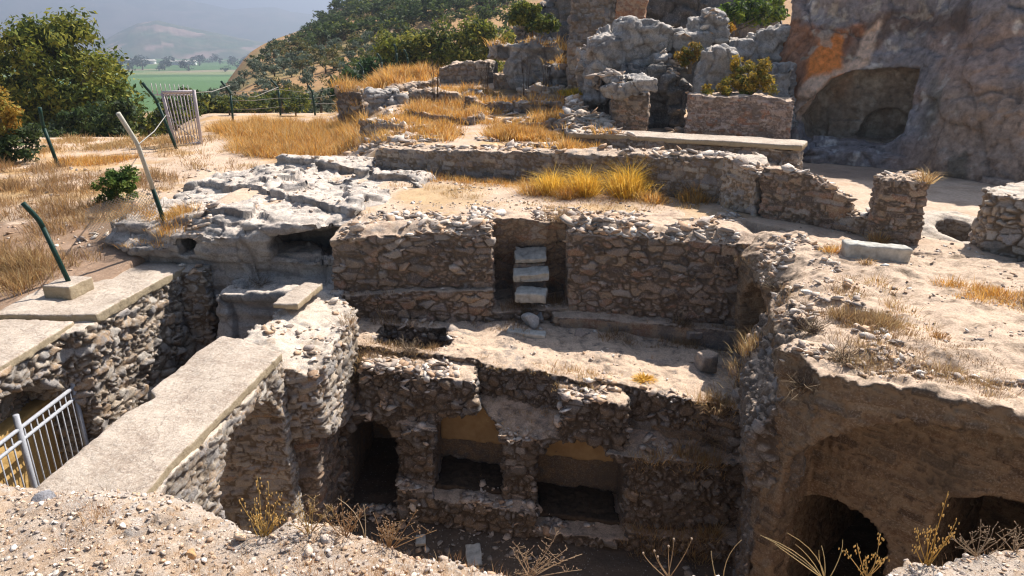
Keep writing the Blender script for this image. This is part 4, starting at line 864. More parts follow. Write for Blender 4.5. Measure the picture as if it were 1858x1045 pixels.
# ------------------------------------------------------------------ looking up surfaces
bpy.context.view_layer.update()
DG = bpy.context.evaluated_depsgraph_get()
def hit(u, v):
    ok, loc, nor, i, ob, m = S.ray_cast(DG, Vector((0, 0, 0)), Vector(ray(u, v)).normalized())
    return loc if ok else None
def drop(x, y, z=4.0):
    ok, loc, nor, i, ob, m = S.ray_cast(DG, Vector((x, y, z)), Vector((0, 0, -1)))
    return (loc, nor, ob) if ok else (None, None, None)
def region(px, zs=None, n=100, seed=0, patch=None, feather=0.0):
    """points on the surfaces inside the plan outline px (a list of plan points)"""
    P = np.array(px, np.float32); r = np.random.default_rng(seed); out = []; k = 0
    lo, hi = P.min(0), P.max(0)
    while len(out) < n and k < 40:
        q = r.uniform(lo, hi, (n, 2)).astype(np.float32); q = q[sdpoly(q[:, 0], q[:, 1], P) < -feather * r.random(len(q)) ** 2]; k += 1
        if patch: q = q[n2(q[:, 0], q[:, 1], patch, 640, 2) > r.uniform(-0.25, 0.25, len(q))]
        for x, y in q:
            if len(out) >= n: break
            loc, nor, ob = drop(float(x), float(y))
            if loc is not None and nor.z > 0.35: out.append(tuple(loc))
    return np.array(out, np.float32).reshape(-1, 3)
def planpx(pts, z):
    return [pz(u, v, -z)[:2] for u, v in pts]

# ------------------------------------------------------------------ stones
def proto_rocks(n=7, sub=1):
    import bmesh
    out = []
    for k in range(n):
        bm = bmesh.new(); bmesh.ops.create_icosphere(bm, subdivisions=sub + 1, radius=1.0)
        V = np.array([v.co[:] for v in bm.verts], np.float32); T = np.array([[v.index for v in f.verts] for f in bm.faces]); bm.free()
        r = np.random.default_rng(400 + k)
        for _ in range(7 if sub < 1 else 11):      # chop facets off
            d = r.normal(size=3); d /= np.linalg.norm(d); h = r.uniform(0.3, 0.72); m = np.maximum(V @ d - h, 0); V = V - m[:, None] * d.astype(np.float32)
        V = V * (1 + 0.06 * vnoise(V * 2.5 + k * 9, 5))[:, None]
        out.append((V, T))
    return out
PR = proto_rocks(10, 0); PR2 = proto_rocks(6, 2)
STC = np.array([(0.42, 0.345, 0.29), (0.58, 0.47, 0.38), (0.66, 0.56, 0.47), (0.48, 0.32, 0.21), (0.54, 0.43, 0.34), (0.34, 0.28, 0.24), (0.56, 0.39, 0.26), (0.70, 0.62, 0.54)], np.float32)
def stones(P, smin, smax, seed, sink=0.35, flat=0.48, tone=1.0, pw=2.8):
    r = np.random.default_rng(seed); b = MB(); n = len(P)
    s = smin + (smax - smin) * r.random(n) ** pw; which = r.integers(0, len(PR), n)
    for k, (V, T) in enumerate(PR):
        ii = np.where(which == k)[0]
        if not len(ii): continue
        m = len(ii); an = r.uniform(0, 6.283, m); sc = np.stack([s[ii] * r.uniform(.7, 1.3, m), s[ii] * r.uniform(.7, 1.3, m), s[ii] * flat * r.uniform(.6, 1.3, m)], 1)
        W = V[None] * sc[:, None, :]
        tx, ty = r.normal(0, .3, m), r.normal(0, .3, m)
        W[..., 2] += W[..., 0] * tx[:, None] + W[..., 1] * ty[:, None]
        x = W[..., 0] * np.cos(an)[:, None] - W[..., 1] * np.sin(an)[:, None]; y = W[..., 0] * np.sin(an)[:, None] + W[..., 1] * np.cos(an)[:, None]
        W = np.stack([x, y, W[..., 2]], -1) + P[ii][:, None, :]; W[..., 2] += (sc[:, 2] * (1 - sink) * 0.6)[:, None]
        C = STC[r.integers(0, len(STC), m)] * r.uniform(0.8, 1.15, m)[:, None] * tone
        TT = (T[None] + (np.arange(m) * len(V))[:, None, None]).reshape(-1, 3)
        b.add(W.reshape(-1, 3), None, TT, np.repeat(C, len(V), 0))
    return b
def rubble(name, label, areas, seed, tone=1.0):
    """areas: (plan outline, count, smin, smax)"""
    b = None
    for k, (pl_, n, a, c) in enumerate(areas):
        P = region(pl_, None, n, seed + k, 0.6 if a > 0.004 else None)
        s = stones(P, a, c, seed + 50 + k, tone=tone, flat=0.36 if c > 0.1 else 0.48)
        if b is None: b = s
        else: b.V += s.V; b.C += s.C; b.T += [t + b.n for t in s.T]; b.n += s.n
    o = b.build(name, M['loose'], smooth=False); tag(o, label, 'rubble', kind='stuff'); return o
rubble('rubble', 'loose broken stones strewn along the broken wall tops and ledges', [
    ([(-3.3, 12.2), (-0.4, 12.45), (-0.5, 13.6), (-3.2, 13.6)], 418, 0.025, 0.124), ([(1.1, 12.5), (4.4, 11.8), (4.6, 13.4), (1.1, 13.8)], 465, 0.025, 0.152),
    ([(-0.7, 13.3), (1.4, 13.3), (1.5, 14.1), (-0.8, 14.1)], 120, 0.04, 0.143), ([(-0.35, 12.5), (1.05, 12.5), (1.05, 13.4), (-0.35, 13.4)], 41, 0.03, 0.114),
    ([(4.35, 12.0), (3.2, 7.2), (4.3, 7.0), (5.0, 10), (5.2, 12.2)], 604, 0.02, 0.095), ([(2.9, 6.9), (4.65, 5.55), (6, 5.1), (6, 5.9), (4.8, 6.3), (3.6, 7.4)], 418, 0.015, 0.076),
    ([(-2.6, 9.6), (-0.6, 9.5), (-0.6, 10.5), (-2.6, 10.6)], 325, 0.03, 0.124), ([(0.7, 9.3), (1.9, 9.1), (1.9, 9.9), (0.7, 10.1)], 162, 0.03, 0.124),
    ([(-2.8, 9.7), (3.4, 8.8), (3.4, 9.6), (-2.8, 10.4)], 418, 0.025, 0.124), ([(-3, 10.4), (3.8, 9.9), (3.8, 12), (-3, 12.3)], 232, 0.012, 0.057),
    ([(-4.0, 9.2), (-2.6, 9.2), (-2.6, 11), (-3.2, 11.8), (-3.9, 11.6)], 70, 0.02, 0.101), ([(-3.2, 11.4), (-1.0, 10.8), (-1.0, 12.2), (-3.2, 12.2)], 55, 0.03, 0.133)], 700)
rubble('rubble', 'small stones scattered over the pit floor in the shade', [([(-3, 6.5), (3, 6.5), (3, 9.2), (-3, 10.2)], 500, 0.02, 0.11), ([(-6.6, 5), (-4.7, 5), (-4.7, 13), (-6.4, 13)], 200, 0.02, 0.12)], 720, 0.6)  # stone tone lowered to go with the painted shade of the pit
rubble('rubble', 'pebbles and stones scattered over the sandy terraces', [([(-3, 13.6), (4.6, 13.2), (4.2, 14.6), (-3, 18)], 900, 0.012, 0.06), ([(4.6, 7), (9, 7.5), (9, 11), (5, 12.5)], 900, 0.008, 0.045), ([(-9, 13.6), (-3.4, 13.6), (-3.4, 20.5), (-9, 20)], 500, 0.02, 0.11), ([(-13, 11.5), (-8.3, 11), (-8.3, 20), (-15, 22)], 350, 0.02, 0.10)], 740)
rubble('rubble', 'tumbled building stones among the dry grass of the upper terrace', [
    ([(-3.6, 18.6), (-1.5, 18), (1.2, 17.2), (3.0, 16.2), (3, 18.5), (-3, 21), (-5.5, 22)], 800, 0.03, 0.2), ([(-6.5, 25), (-3, 24), (3, 20), (3, 29), (-5, 31)], 900, 0.04, 0.24), ([(-5.5, 21.5), (-3.4, 19), (-1.8, 20), (-3.6, 22.5)], 300, 0.08, 0.26),
    ([(1.2, 19), (3.0, 18.7), (3.2, 22.5), (1.0, 23)], 320, 0.06, 0.28), ([(7, 23.5), (4.5, 22.5), (4.5, 20), (7, 20.5)], 120, 0.08, 0.3)], 760)
rubble('rubble', 'small pale stones bedded in the near edge of ground', [(FG, 20000, 0.0025, 0.015), ([(-1.6, 1.3), (1.9, 1.3), (1.9, 2.2), (-1.7, 2.2)], 130, 0.012, 0.03)], 780, 1.12)

rubble('rubble', 'flat slabs and blocks lying on the broken tops of the walls', [
    ([(-3.3, 12.2), (-0.4, 12.45), (-0.5, 12.9), (-3.2, 12.8)], 70, 0.06, 0.2), ([(1.05, 12.5), (4.2, 11.9), (4.3, 12.6), (1.1, 13.1)], 110, 0.06, 0.22), ([(-0.6, 12.6), (-0.35, 12.6), (-0.3, 13.5), (-0.7, 13.5)], 25, 0.06, 0.15), ([(-0.5, 13.1), (1.2, 13.1), (1.2, 13.7), (-0.5, 13.7)], 60, 0.06, 0.17), ([(1.05, 12.5), (1.4, 12.5), (1.4, 13.4), (1.05, 13.4)], 30, 0.06, 0.16),
    ([(4.35, 14.3), (4.75, 13.35), (5.15, 13.6), (5.3, 15.0), (4.6, 15.2)], 60, 0.06, 0.17), (strip([(4.8, 13.25), (5.3, 12.75), (5.95, 12.1)], 0.5), 60, 0.06, 0.17), (strip([(5.85, 12.2), (6.25, 11.75)], 0.45), 25, 0.06, 0.15), ([(6.1, 11.35), (6.78, 11.2), (6.98, 11.8), (6.3, 11.95)], 30, 0.05, 0.15),
    (strip(UW, 0.6), 160, 0.05, 0.2), ([(-2.5, 9.9), (-0.65, 9.6), (-0.65, 10.3), (-2.5, 10.5)], 60, 0.05, 0.16), ([(0.8, 9.4), (1.75, 9.2), (1.75, 9.8), (0.8, 10)], 40, 0.05, 0.15), ([(-3.9, 9.2), (-2.7, 9.0), (-2.7, 10.9), (-3.6, 12)], 22, 0.04, 0.13), ([(-6.8, 12.7), (-5.9, 12.7), (-5.9, 13.8), (-6.8, 13.8)], 45, 0.06, 0.2)], 790)
def big_stone(name, label, cat, u, v, dims, seed, rz=0.0, group=None, loc=None, tone=(0.5, 0.46, 0.42), mat=None, lift=0.3):
    p = Vector(loc) if loc else hit(u, v); V, T = PR2[seed % len(PR2)]
    V = V * np.array(dims, np.float32); V = V * (1 + 0.05 * fbm(V / (min(dims) * 0.5), seed, 3))[:, None]
    me = raw_mesh(name, V, None, T); setcol(me, np.tile(np.array(tone, np.float32), (len(V), 1)))
    o = link(name, me, mat or M['loose'], smooth=False); o.location = (p.x, p.y, p.z + dims[2] * lift); o.rotation_euler = (0, 0, rz)
    return tag(o, label, cat, group)
def block(name, label, cat, loc, dims, rot, mat, seed=1, rough=0.012, cut=None, vox=None, parent=None):
    h = [d / 2 for d in dims]; vox = vox or max(min(dims) / 9, 0.012)
    f = lambda X, Y, Z: rbx(X, Y, Z, (0, 0, 0), h, r=min(h) * 0.18) if cut is None else np.maximum(rbx(X, Y, Z, (0, 0, 0), h, r=min(h) * 0.18), -cut(X, Y, Z))
    o = solid(name, tuple(-a - .05 for a in h), tuple(a + .05 for a in h), vox, f, mat, rough=((0.15, rough), (0.05, rough * 0.5)), warp=(0.4, rough), fine=(0.03, 0.003), seed=seed)
    o.location = loc; o.rotation_euler = rot
    if label: tag(o, label, cat)
    return o
R_ = math.radians
b_ = lambda u, v, y: Vector(py(u, v, y))
# the three marble steps in the gap of the long wall
for yy, zz, dm, tl, nm, ct in ((13.04, -3.80, (0.60, 0.42, 0.09), 22, 'plain white marble block, the highest of the three steps', None), (12.72, -4.10, (0.66, 0.30, 0.17), 13, 'moulded marble block with a sunk panel, the middle one of the three steps', lambda X, Y, Z: box(X, Y, Z, -0.2, 0.3, -0.3, -0.12, -0.05, 0.05)), (12.45, -4.43, (0.60, 0.32, 0.2), 9, 'broad white marble block, the lowest of the three steps', None)):
    block('marble_step', nm, 'step', (0.37, yy, zz), dm, (R_(tl), R_(2.5 if yy < 12.6 else -2), R_(-3 if yy > 12.9 else -6 if yy < 12.6 else 1)), M['marble'], int(yy * 10), cut=ct, rough=0.025)
pil = block('packing_wall', 'rough stone packing carrying the three marble steps', 'wall', (0.36, 13.22, -4.45), (0.62, 0.72, 1.05), (0, 0, 0), M['stone'], 8, rough=0.05, vox=0.03)
p = hit(955, 608); block('marble_slab', 'long white marble slab lying flat in front of the round boulder', 'slab', p + Vector((0, 0, 0.02)), (0.70, 0.22, 0.12), (0, R_(4), R_(-8)), M['marble'], 9)
big_stone('boulder', 'round pale boulder sitting behind the white slab at the foot of the steps', 'boulder', 960, 590, (0.2, 0.2, 0.2), 1, 0.4, lift=0.5)
big_stone('boulder', 'smaller grey stone tucked against the round pale boulder', 'boulder', 980, 584, (0.13, 0.14, 0.13), 2, 1.0, lift=0.5, tone=(0.42, 0.40, 0.38))
big_stone('boulder', 'brown stone lying alone in the shadow of the long wall', 'boulder', 1055, 608, (0.14, 0.12, 0.12), 3, 0.3, tone=(0.34, 0.27, 0.22))
p = hit(1280, 668); block('stone_block', 'squared grey block standing at the far right end of the lower terrace', 'block', p + Vector((0, 0, 0.12)), (0.32, 0.3, 0.32), (0.05, 0.05, 0.3), M['grey'], 10, rough=0.03)
p = hit(1258, 612); block('stone_block', 'small pale block half in the dark below the right end of the long wall', 'block', p + Vector((0, 0, 0.05)), (0.26, 0.18, 0.12), (0, 0, 0.1), M['grey'], 14, rough=0.02)
p = hit(1590, 470); block('marble_slab', 'fallen white marble beam lying on the sand near the square pier', 'slab', p + Vector((0, 0.05, 0.10)), (0.98, 0.30, 0.26), (0, R_(3), R_(-8)), M['marble'], 11, rough=0.02)
big_stone('stone', 'flat chip of white stone beside the fallen marble beam', 'stone', 1606, 482, (0.11, 0.06, 0.025), 4, -0.4, tone=(0.66, 0.64, 0.6))
big_stone('stone', 'lone dark stone on the pale sand below the marble beam', 'stone', 1622, 526, (0.05, 0.05, 0.045), 5, tone=(0.30, 0.24, 0.2))
big_stone('stone', 'pale flat stone on the slope beside the dark side arch', 'stone', 1462, 533, (0.14, 0.09, 0.05), 1, -0.3, tone=(0.6, 0.56, 0.5))
for i, (u, v, d, t) in enumerate(((860, 1012, (0.24, 0.42, 0.05), 'pale rectangular slab lying on the shaded pit floor'), (764, 985, (0.16, 0.2, 0.06), 'small pale slab just beyond the near edge, nearly hidden'))):
    p = hit(u, v); block('stone_slab', t, 'slab', p + Vector((0, 0, 0.05)), d, (0.12, 0, R_(8)), M['marble'], 20 + i)
p = hit(118, 545)
block('concrete_footing', 'square concrete footing holding the nearest leaning fence post', 'footing', (p.x - 0.12, p.y + 0.35, p.z + 0.10), (0.50, 0.56, 0.26), (0, 0, R_(-8)), M['cap'], 25, vox=0.02)
for i, (u, v, s, t) in enumerate(((800, 1016, .03, 'x'),)): pass
big_stone('stone', 'pale boulder tip at the bottom right corner of the near edge', 'stone', 1840, 995, (0.075, 0.06, 0.05), 2, 0.3, tone=(0.62, 0.58, 0.52))
big_stone('stone', 'grey wedge of stone on the near edge at the far left', 'stone', 88, 905, (0.06, 0.03, 0.03), 3, 0.6, tone=(0.30, 0.29, 0.30))
big_stone('stone', 'orange tinted stone bedded in the near edge', 'stone', 345, 1008, (0.025, 0.022, 0.018), 1, tone=(0.56, 0.33, 0.16))

def edge_hit(u, v):
    while v < 1044:
        ok, loc, nor, i, ob, m = S.ray_cast(DG, Vector((0, 0, 0)), Vector(ray(u, v)).normalized())
        if ok and loc.y < 3.0: return loc
        v += 3
    return Vector(pz(u, 1046, 1.6))
# ------------------------------------------------------------------ fences and gate
def post(label, base, bend, tip, r=0.035, mat='greenpost', top=None, group='fence posts with bent tops'):
    base, bend, tip = Vector(base), Vector(bend), Vector(tip)
    up = (bend - base).normalized(); b2 = (tip - bend).normalized()
    k1 = bend - up * 0.12; k2 = bend + b2 * 0.10; mid = (k1 + k2) / 2 * 0.4 + bend * 0.6
    o = MB(); root = empty('fence_post', base, label, 'post', group)
    lo = -up * 0.6; q = [lo] + [base.lerp(k1, t) - base for t in (0.25, 0.6)]
    if top:
        s = base.lerp(bend, top) - base
        o.tube([lo, s * 0.5, s], r, 10); a = o.build('pole', M[mat], root, col=False)
        o2 = MB(); o2.tube([s, k1 - base, mid - base, k2 - base, (k2 + tip) / 2 - base, tip - base], r, 10); o2.build('bent_arm', M['greypost'], root, col=False)
    else:
        o.tube([lo, (k1 - base) * 0.5, k1 - base], r, 10); o.build('pole', M[mat], root, col=False)
        o2 = MB(); o2.tube([k1 - base, mid - base, k2 - base, (k2 + tip) / 2 - base, tip - base], r * 1.02, 10); o2.build('bent_arm', M[mat], root, col=False)
    return root
def pposts(label, b, m, t, y=None, dy=0.0, **k):
    B = hit(*b) if y is None else Vector(py(*b, y))
    return post(label, B, py(*m, B.y + dy), py(*t, B.y + dy - 0.1), **k)
pB = Vector(pz(308, 432, 3.6))
post('tall leaning pole with peeling pale upper half beside the rock ledge', pB, py(250, 262, pB.y - 0.5), py(214, 205, pB.y - 0.8), 0.042, top=0.55)
b0 = bpy.data.objects['concrete_footing'].location
post('green post leaning back from a square concrete footing', (b0.x + 0.02, b0.y, b0.z + 0.1), py(72, 400, b0.y), py(41, 368, b0.y - 0.1), 0.04)
pposts('green post at the bend of the path with a short bright tip', (106, 302), (77, 225), (72, 195), r=0.05)
pposts('dark green post leaning against the barred gate', (320, 270), (283, 180), (258, 150), r=0.05)
pposts('green post with a hooked tip right of the barred gate', (423, 222), (418, 168), (401, 147), r=0.055)
pposts('green post with a hooked tip standing in the golden grass', (508, 197), (505, 160), (491, 144), y=39, r=0.055)
pposts('short green post half sunk in the far edge of the golden grass', (570, 193), (567, 168), (559, 155), y=39, r=0.055)
pposts('slender green post at the right end of the golden grass', (614, 204), (609, 152), (600, 136), y=39, r=0.055)
for b, m, t, l in (((661, 152), (658, 124), (650, 114), 'small far post in front of the dark green bush'), ((693, 147), (692, 108), (684, 97), 'far post rising beside the pale grass knoll'), ((720, 118), (719, 92), (715, 80), 'far thin post in front of the yellow green bushes'), ((740, 112), (738, 100), (733, 90), 'far post nearest the ruined wall block')):
    pposts(l, b, m, t, y=40, r=0.055)
def gate():
    y = 24.2; c = [Vector(py(u, v, y + d)) for u, v, d in ((294, 168, 0), (351, 166, 0.1), (365, 259, 0.1), (319, 266, 0))]
    base = (c[2] + c[3]) / 2; root = empty('barred_gate', base, 'tall faded metal gate of vertical bars leaning beside the path', 'gate')
    f = MB(); T = lambda a, b, r, m=f: m.tube([a - base, a.lerp(b, .5) - base, b - base], r, 8)
    for i in range(4): T(c[i], c[(i + 1) % 4], 0.055)
    f.build('frame', M['pinkgrey'], root, col=False)
    for i in range(1, 9):
        g = MB(); t = i / 9; T(c[0].lerp(c[1], t), c[3].lerp(c[2], t), 0.018, g); g.build('bar', M['pinkgrey'], root, col=False)
    for i in range(9):
        g = MB(); t = i / 8; a = Vector(py(278 + 66 * t, 172, y + .3)); b = Vector(py(274 + 66 * t, 151 + 3 * t, y + .3)); T(a, b, 0.014, g); g.build('spike', M['pinkgrey'], root, col=False)
    g = MB(); a = Vector(py(276, 172, y + .3)); b = Vector(py(350, 172, y + .3)); T(a, b, 0.02, g); g.build('spike_rail', M['pinkgrey'], root, col=False)
    p = MB(); a = Vector(py(352, 163, y + .1)); b = Vector(py(366, 262, y + .1)); T(a, b, 0.05, p); p.build('hanging_post', M['pinkgrey'], root, col=False)
gate()
def wire(label, pts, r=0.012):
    b = MB(); b.tube(pts, r, 5); o = b.build('fence_wire', M['wire'], col=False); return tag(o, label, 'wire')
wire('slack wire from the pale leaning pole to the barred gate', [py(251, 262, 12.6), py(280, 238, 17), py(302, 208, 24.0)], 0.012)
wire('wire running slantwise across the barred gate', [py(302, 208, 24.0), py(335, 238, 24.0), py(366, 259, 24.1)], 0.014)
wire('wire sagging from the gate to the first hooked post', [py(352, 168, 24.3), py(385, 166, 28), py(417, 155, 36)], 0.012)
wire('wire between two hooked posts above the golden grass', [py(419, 170, 36), py(462, 176, 37), py(505, 158, 38)], 0.014)
for z, l in ((0, 'upper'), (16, 'middle'), (32, 'lower')):
    wire(l + ' wire strand of the fence along the far edge of the golden grass', [py(419, 166 + z, 36.9), py(463, 166 + z, 38), py(506, 162 + z, 38.9), py(538, 166 + z * .8, 39), py(568, 169 + z * .6, 39), py(610, 156 + z, 39)], 0.012)
def chainlink():
    p0 = Vector(pB) + Vector((0, 0, 0.05)); p1 = Vector(pz(165, 440, 3.75)); H = 1.05; b = MB()
    d = p1 - p0; n = int(d.length / 0.075); m = int(H / 0.075); up = Vector((-0.05, 0, 1)); sag = lambda s: 0.05 * math.sin(s * 7)
    P = lambda i, j: p0 + d * (i / n) + up * (j * 0.075 * (1 - 0.35 * i / n)) + Vector((sag(i / n) * 0.3, sag(j / m + i / n), 0))
    for i in range(-m, n):
        for s in (1, -1):
            pts = []
            for j in range(m + 1):
                k = i + j if s > 0 else i + m - j
                if 0 <= k <= n: pts.append(P(k, j))
            if len(pts) > 2: b.tube(pts, 0.0042, 3, cap=False)
    o = b.build('wire_mesh', M['wire'], col=False); tag(o, 'sagging diamond wire netting hung from the leaning pole', 'netting')
chainlink()
def railing():
    x = -6.93; root = empty('grey_railing', (x, 8.2, -7.4), 'grey steel railing closing the low arch of the left wall', 'railing'); o = Vector((x, 8.2, -7.4))
    def bar(n, a, b, r, k=8):
        m = MB(); m.tube([Vector(a) - o, (Vector(a) + Vector(b)) / 2 - o, Vector(b) - o], r, k); m.build(n, M['steel'], root, col=False)
    bar('top_rail', (x, 6.3, -5.04), (x, 9.85, -5.04), 0.03); bar('middle_rail', (x, 6.3, -5.22), (x, 9.85, -5.22), 0.028); bar('bottom_rail', (x, 6.3, -7.1), (x, 9.85, -7.1), 0.028)
    bar('upright', (x, 8.55, -4.82), (x, 8.55, -7.4), 0.042); bar('upright', (x, 9.82, -4.95), (x, 9.82, -7.4), 0.04); bar('upright', (x, 6.6, -4.95), (x, 6.6, -7.4), 0.04)
    y = 6.75
    while y < 9.75:
        if abs(y - 8.55) > 0.06: bar('bar', (x, y, -5.04), (x, y, -7.1), 0.011, 6)
        y += 0.135
railing()

# ------------------------------------------------------------------ plants
def leaves(centers, rad, n, size, cols, seed, squash=0.8, up=0.25, droop=0.0):
    """leaf-sized faces spread through clumps; returns MB"""
    r = np.random.default_rng(seed); c = np.asarray(centers, np.float32); k = r.integers(0, len(c), n)
    rr = np.asarray(rad, np.float32); rr = rr if rr.ndim else np.full(len(c), rr)
    d = r.normal(size=(n, 3)).astype(np.float32); d /= np.linalg.norm(d, axis=1, keepdims=True)
    P = c[k] + d * (rr[k] * r.random(n) ** 0.45)[:, None] * np.array([1, 1, squash], np.float32)
    P[:, 2] -= droop * r.random(n) * rr[k]
    nrm = d * 0.6 + r.normal(size=(n, 3)) * 0.6 + np.array([0, 0, up]); nrm /= np.linalg.norm(nrm, axis=1, keepdims=True)
    t = np.cross(nrm, r.normal(size=(n, 3))); t /= np.linalg.norm(t, axis=1, keepdims=True); b = np.cross(nrm, t)
    s = size * r.uniform(0.6, 1.4, n)[:, None]; w = s * 0.42
    V = np.stack([P - t * s, P + b * w, P + t * s, P - b * w], 1).reshape(-1, 3)
    Q = np.arange(n * 4).reshape(-1, 4)
    cc = np.asarray(cols, np.float32); clump = r.integers(0, len(cc), len(c))
    pick = np.where(r.random(n) < 0.6, clump[k], r.integers(0, len(cc), n))
    C = cc[pick] * r.uniform(0.75, 1.25, n)[:, None]
    m = MB(); m.add(V, Q, None, np.repeat(C, 4, 0)); return m
def clumps(lumps, n, seed):
    r = np.random.default_rng(seed); out = []; vol = np.array([l[1][0] * l[1][1] * l[1][2] for l in lumps]) ** 0.66; vol /= vol.sum()
    for i in range(n):
        c, h = lumps[r.choice(len(lumps), p=vol)]; d = r.normal(size=3); d /= np.linalg.norm(d)
        out.append(np.array(c) + d * np.array(h) * r.uniform(0.55, 1.0))
    return np.array(out, np.float32)
def tree(name, label, cat, loc, lumps, nc, cr, nl, size, cols, seed, trunk=0.2, group=None, limbs=5, droop=0.0, base=None):
    root = empty(name, loc, label, cat, group); r = random.Random(seed)
    cl = clumps(lumps, nc, seed); leaves(cl, cr * np.random.default_rng(seed).uniform(0.6, 1.3, len(cl)), nl, size, cols, seed + 1, droop=droop).build('crown', M['leaf'], root, smooth=False)
    t = MB(); h = lumps[0][0][2]
    top = Vector((lumps[0][0][0], lumps[0][0][1], h)); b0 = Vector(base or (0, 0, -0.3)); mid = b0.lerp(top, 0.5) + Vector((r.uniform(-.1, .1), r.uniform(-.1, .1), 0)) * h * 0.5
    t.tube([b0, b0.lerp(mid, .5), mid, top], [trunk * 1.25, trunk, trunk * .8, trunk * .35], 9)
    for i in range(limbs):
        e = Vector(cl[r.randrange(len(cl))]); s = b0.lerp(mid, r.uniform(0.5, 1.0)); t.tube([s, s.lerp(e, .5) + Vector((0, 0, -.08 * h)), e], [trunk * .5, trunk * .32, trunk * .1], 6)
    t.build('trunk', M['bark'], root, col=False); return root
def lump_from(pxs, y, loc):
    out = []
    for u, v, ru, rv, dy in pxs:
        p = py(u, v, y + dy); k = (y + dy) * 1.03 / FPX; out.append(((p[0] - loc[0], p[1] - loc[1], p[2] - loc[2]), (ru * k, min(ru, rv) * k * 0.9, rv * k)))
    return out
YG = [(0.16, 0.18, 0.025), (0.25, 0.25, 0.04), (0.09, 0.12, 0.022), (0.30, 0.28, 0.05), (0.06, 0.085, 0.02)]
DG_ = [(0.035, 0.06, 0.022), (0.06, 0.095, 0.028), (0.085, 0.115, 0.03), (0.045, 0.062, 0.03)]
OL = [(0.10, 0.13, 0.085), (0.15, 0.18, 0.13), (0.07, 0.10, 0.06), (0.19, 0.22, 0.17)]
def gpt(u, v, y): p = py(u, v, y); return (p[0], y, float(gz(p[0], y, False)))
L0 = gpt(90, 290, 38.5)
tree('willow_tree', 'great rounded willow-like tree with light green tips on the left', 'tree', L0, lump_from([(95, 150, 110, 105, 0), (60, 95, 75, 65, 0), (150, 140, 75, 80, -1), (195, 200, 55, 62, -1), (30, 170, 80, 90, 1), (90, 215, 110, 65, -1.5), (225, 215, 38, 46, -2), (200, 255, 45, 30, -2), (-60, 130, 70, 100, 1), (110, 60, 45, 42, 0)], 38.5, L0), 330, 0.75, 30000, 0.15, YG, 901, 0.45, limbs=10, droop=0.8)
L0 = gpt(15, 330, 21)
tree('young_tree', 'small tree with yellowing orange leaves at the left edge', 'tree', L0, lump_from([(0, 205, 32, 45, 0), (25, 190, 22, 30, 0), (-30, 200, 40, 60, 0)], 21, L0), 46, 0.28, 2600, 0.075, [(0.30, 0.19, 0.03), (0.36, 0.25, 0.05), (0.20, 0.18, 0.03), (0.38, 0.2, 0.03)], 905, 0.05, limbs=6, base=(0.0, 0, -0.2))
def bush(label, pxs, y, nc, cr, nl, size, cols, seed, base, group=None, name='shrub', cat='shrub'):
    L = gpt(base[0], base[1], y) if len(base) == 2 else base
    return tree(name, label, cat, L, lump_from(pxs, y, L), nc, cr, nl, size, cols, seed, 0.06, group, limbs=4)
bush('dark tangled bushes under the great rounded tree', [(150, 235, 70, 38, 0), (90, 250, 50, 35, 0), (215, 215, 40, 40, 0), (60, 270, 40, 30, -1), (120, 262, 40, 22, -1)], 30, 80, 0.4, 6500, 0.11, DG_, 911, (130, 270))
bush('dark shrub beneath the young yellowing tree', [(15, 270, 40, 35, 0), (50, 255, 30, 35, 0), (5, 300, 30, 22, 0)], 21, 40, 0.28, 2600, 0.08, DG_, 913, (20, 310))
bush('round bright green bush on the bank beside the pale leaning pole', [(212, 345, 32, 34, 0), (225, 325, 22, 22, 0), (198, 360, 20, 20, 0)], 16.2, 34, 0.16, 3000, 0.05, [(0.07, 0.13, 0.02), (0.11, 0.18, 0.03), (0.16, 0.21, 0.04), (0.04, 0.08, 0.015)], 915, (212, 378))
bush('yellow green willow bush with a feathery top behind the far posts', [(745, 95, 42, 38, 0), (715, 85, 30, 30, 0), (780, 100, 35, 30, 0), (800, 75, 16, 25, 0)], 43, 60, 0.6, 7000, 0.13, YG, 921, (750, 130))
bush('yellow green willow bush standing left of the dark smooth rock', [(860, 85, 38, 36, 0), (905, 90, 28, 30, 0), (875, 58, 18, 18, 0), (840, 105, 25, 22, 0)], 42, 55, 0.6, 6500, 0.13, YG, 923, (865, 125))
bush('dark green bush behind the line of far posts', [(660, 145, 36, 24, 0), (625, 160, 25, 16, 0), (695, 128, 30, 22, 0)], 46, 45, 0.55, 4500, 0.15, [(0.03, 0.07, 0.02), (0.05, 0.1, 0.03), (0.07, 0.12, 0.03)], 925, (660, 165))
bush('low yellowish shrubs beyond the hooked posts', [(400, 195, 40, 16, 0), (450, 190, 45, 16, 0), (380, 205, 25, 14, 0), (520, 180, 50, 12, 4)], 44, 50, 0.45, 4500, 0.13, [(0.14, 0.15, 0.03), (0.2, 0.19, 0.05), (0.08, 0.1, 0.03)], 927, (430, 212))
bush('green bush growing on top of the dark smooth rock', [(960, 32, 28, 18, 0), (945, 22, 16, 12, 0), (985, 40, 22, 11, 0), (1010, 42, 20, 8, 0)], 29.6, 34, 0.32, 3600, 0.10, YG, 931, py(965, 52, 29.6))
bush('bright green bush on top of the cliff behind the broken rocks', [(1330, 28, 28, 16, 0), (1300, 32, 18, 14, 0), (1365, 22, 30, 16, 1), (1400, 18, 30, 20, 2)], 25, 40, 0.28, 4200, 0.08, [(0.08, 0.14, 0.015), (0.15, 0.22, 0.03), (0.04, 0.07, 0.015), (0.2, 0.24, 0.03)], 933, py(1340, 48, 25))
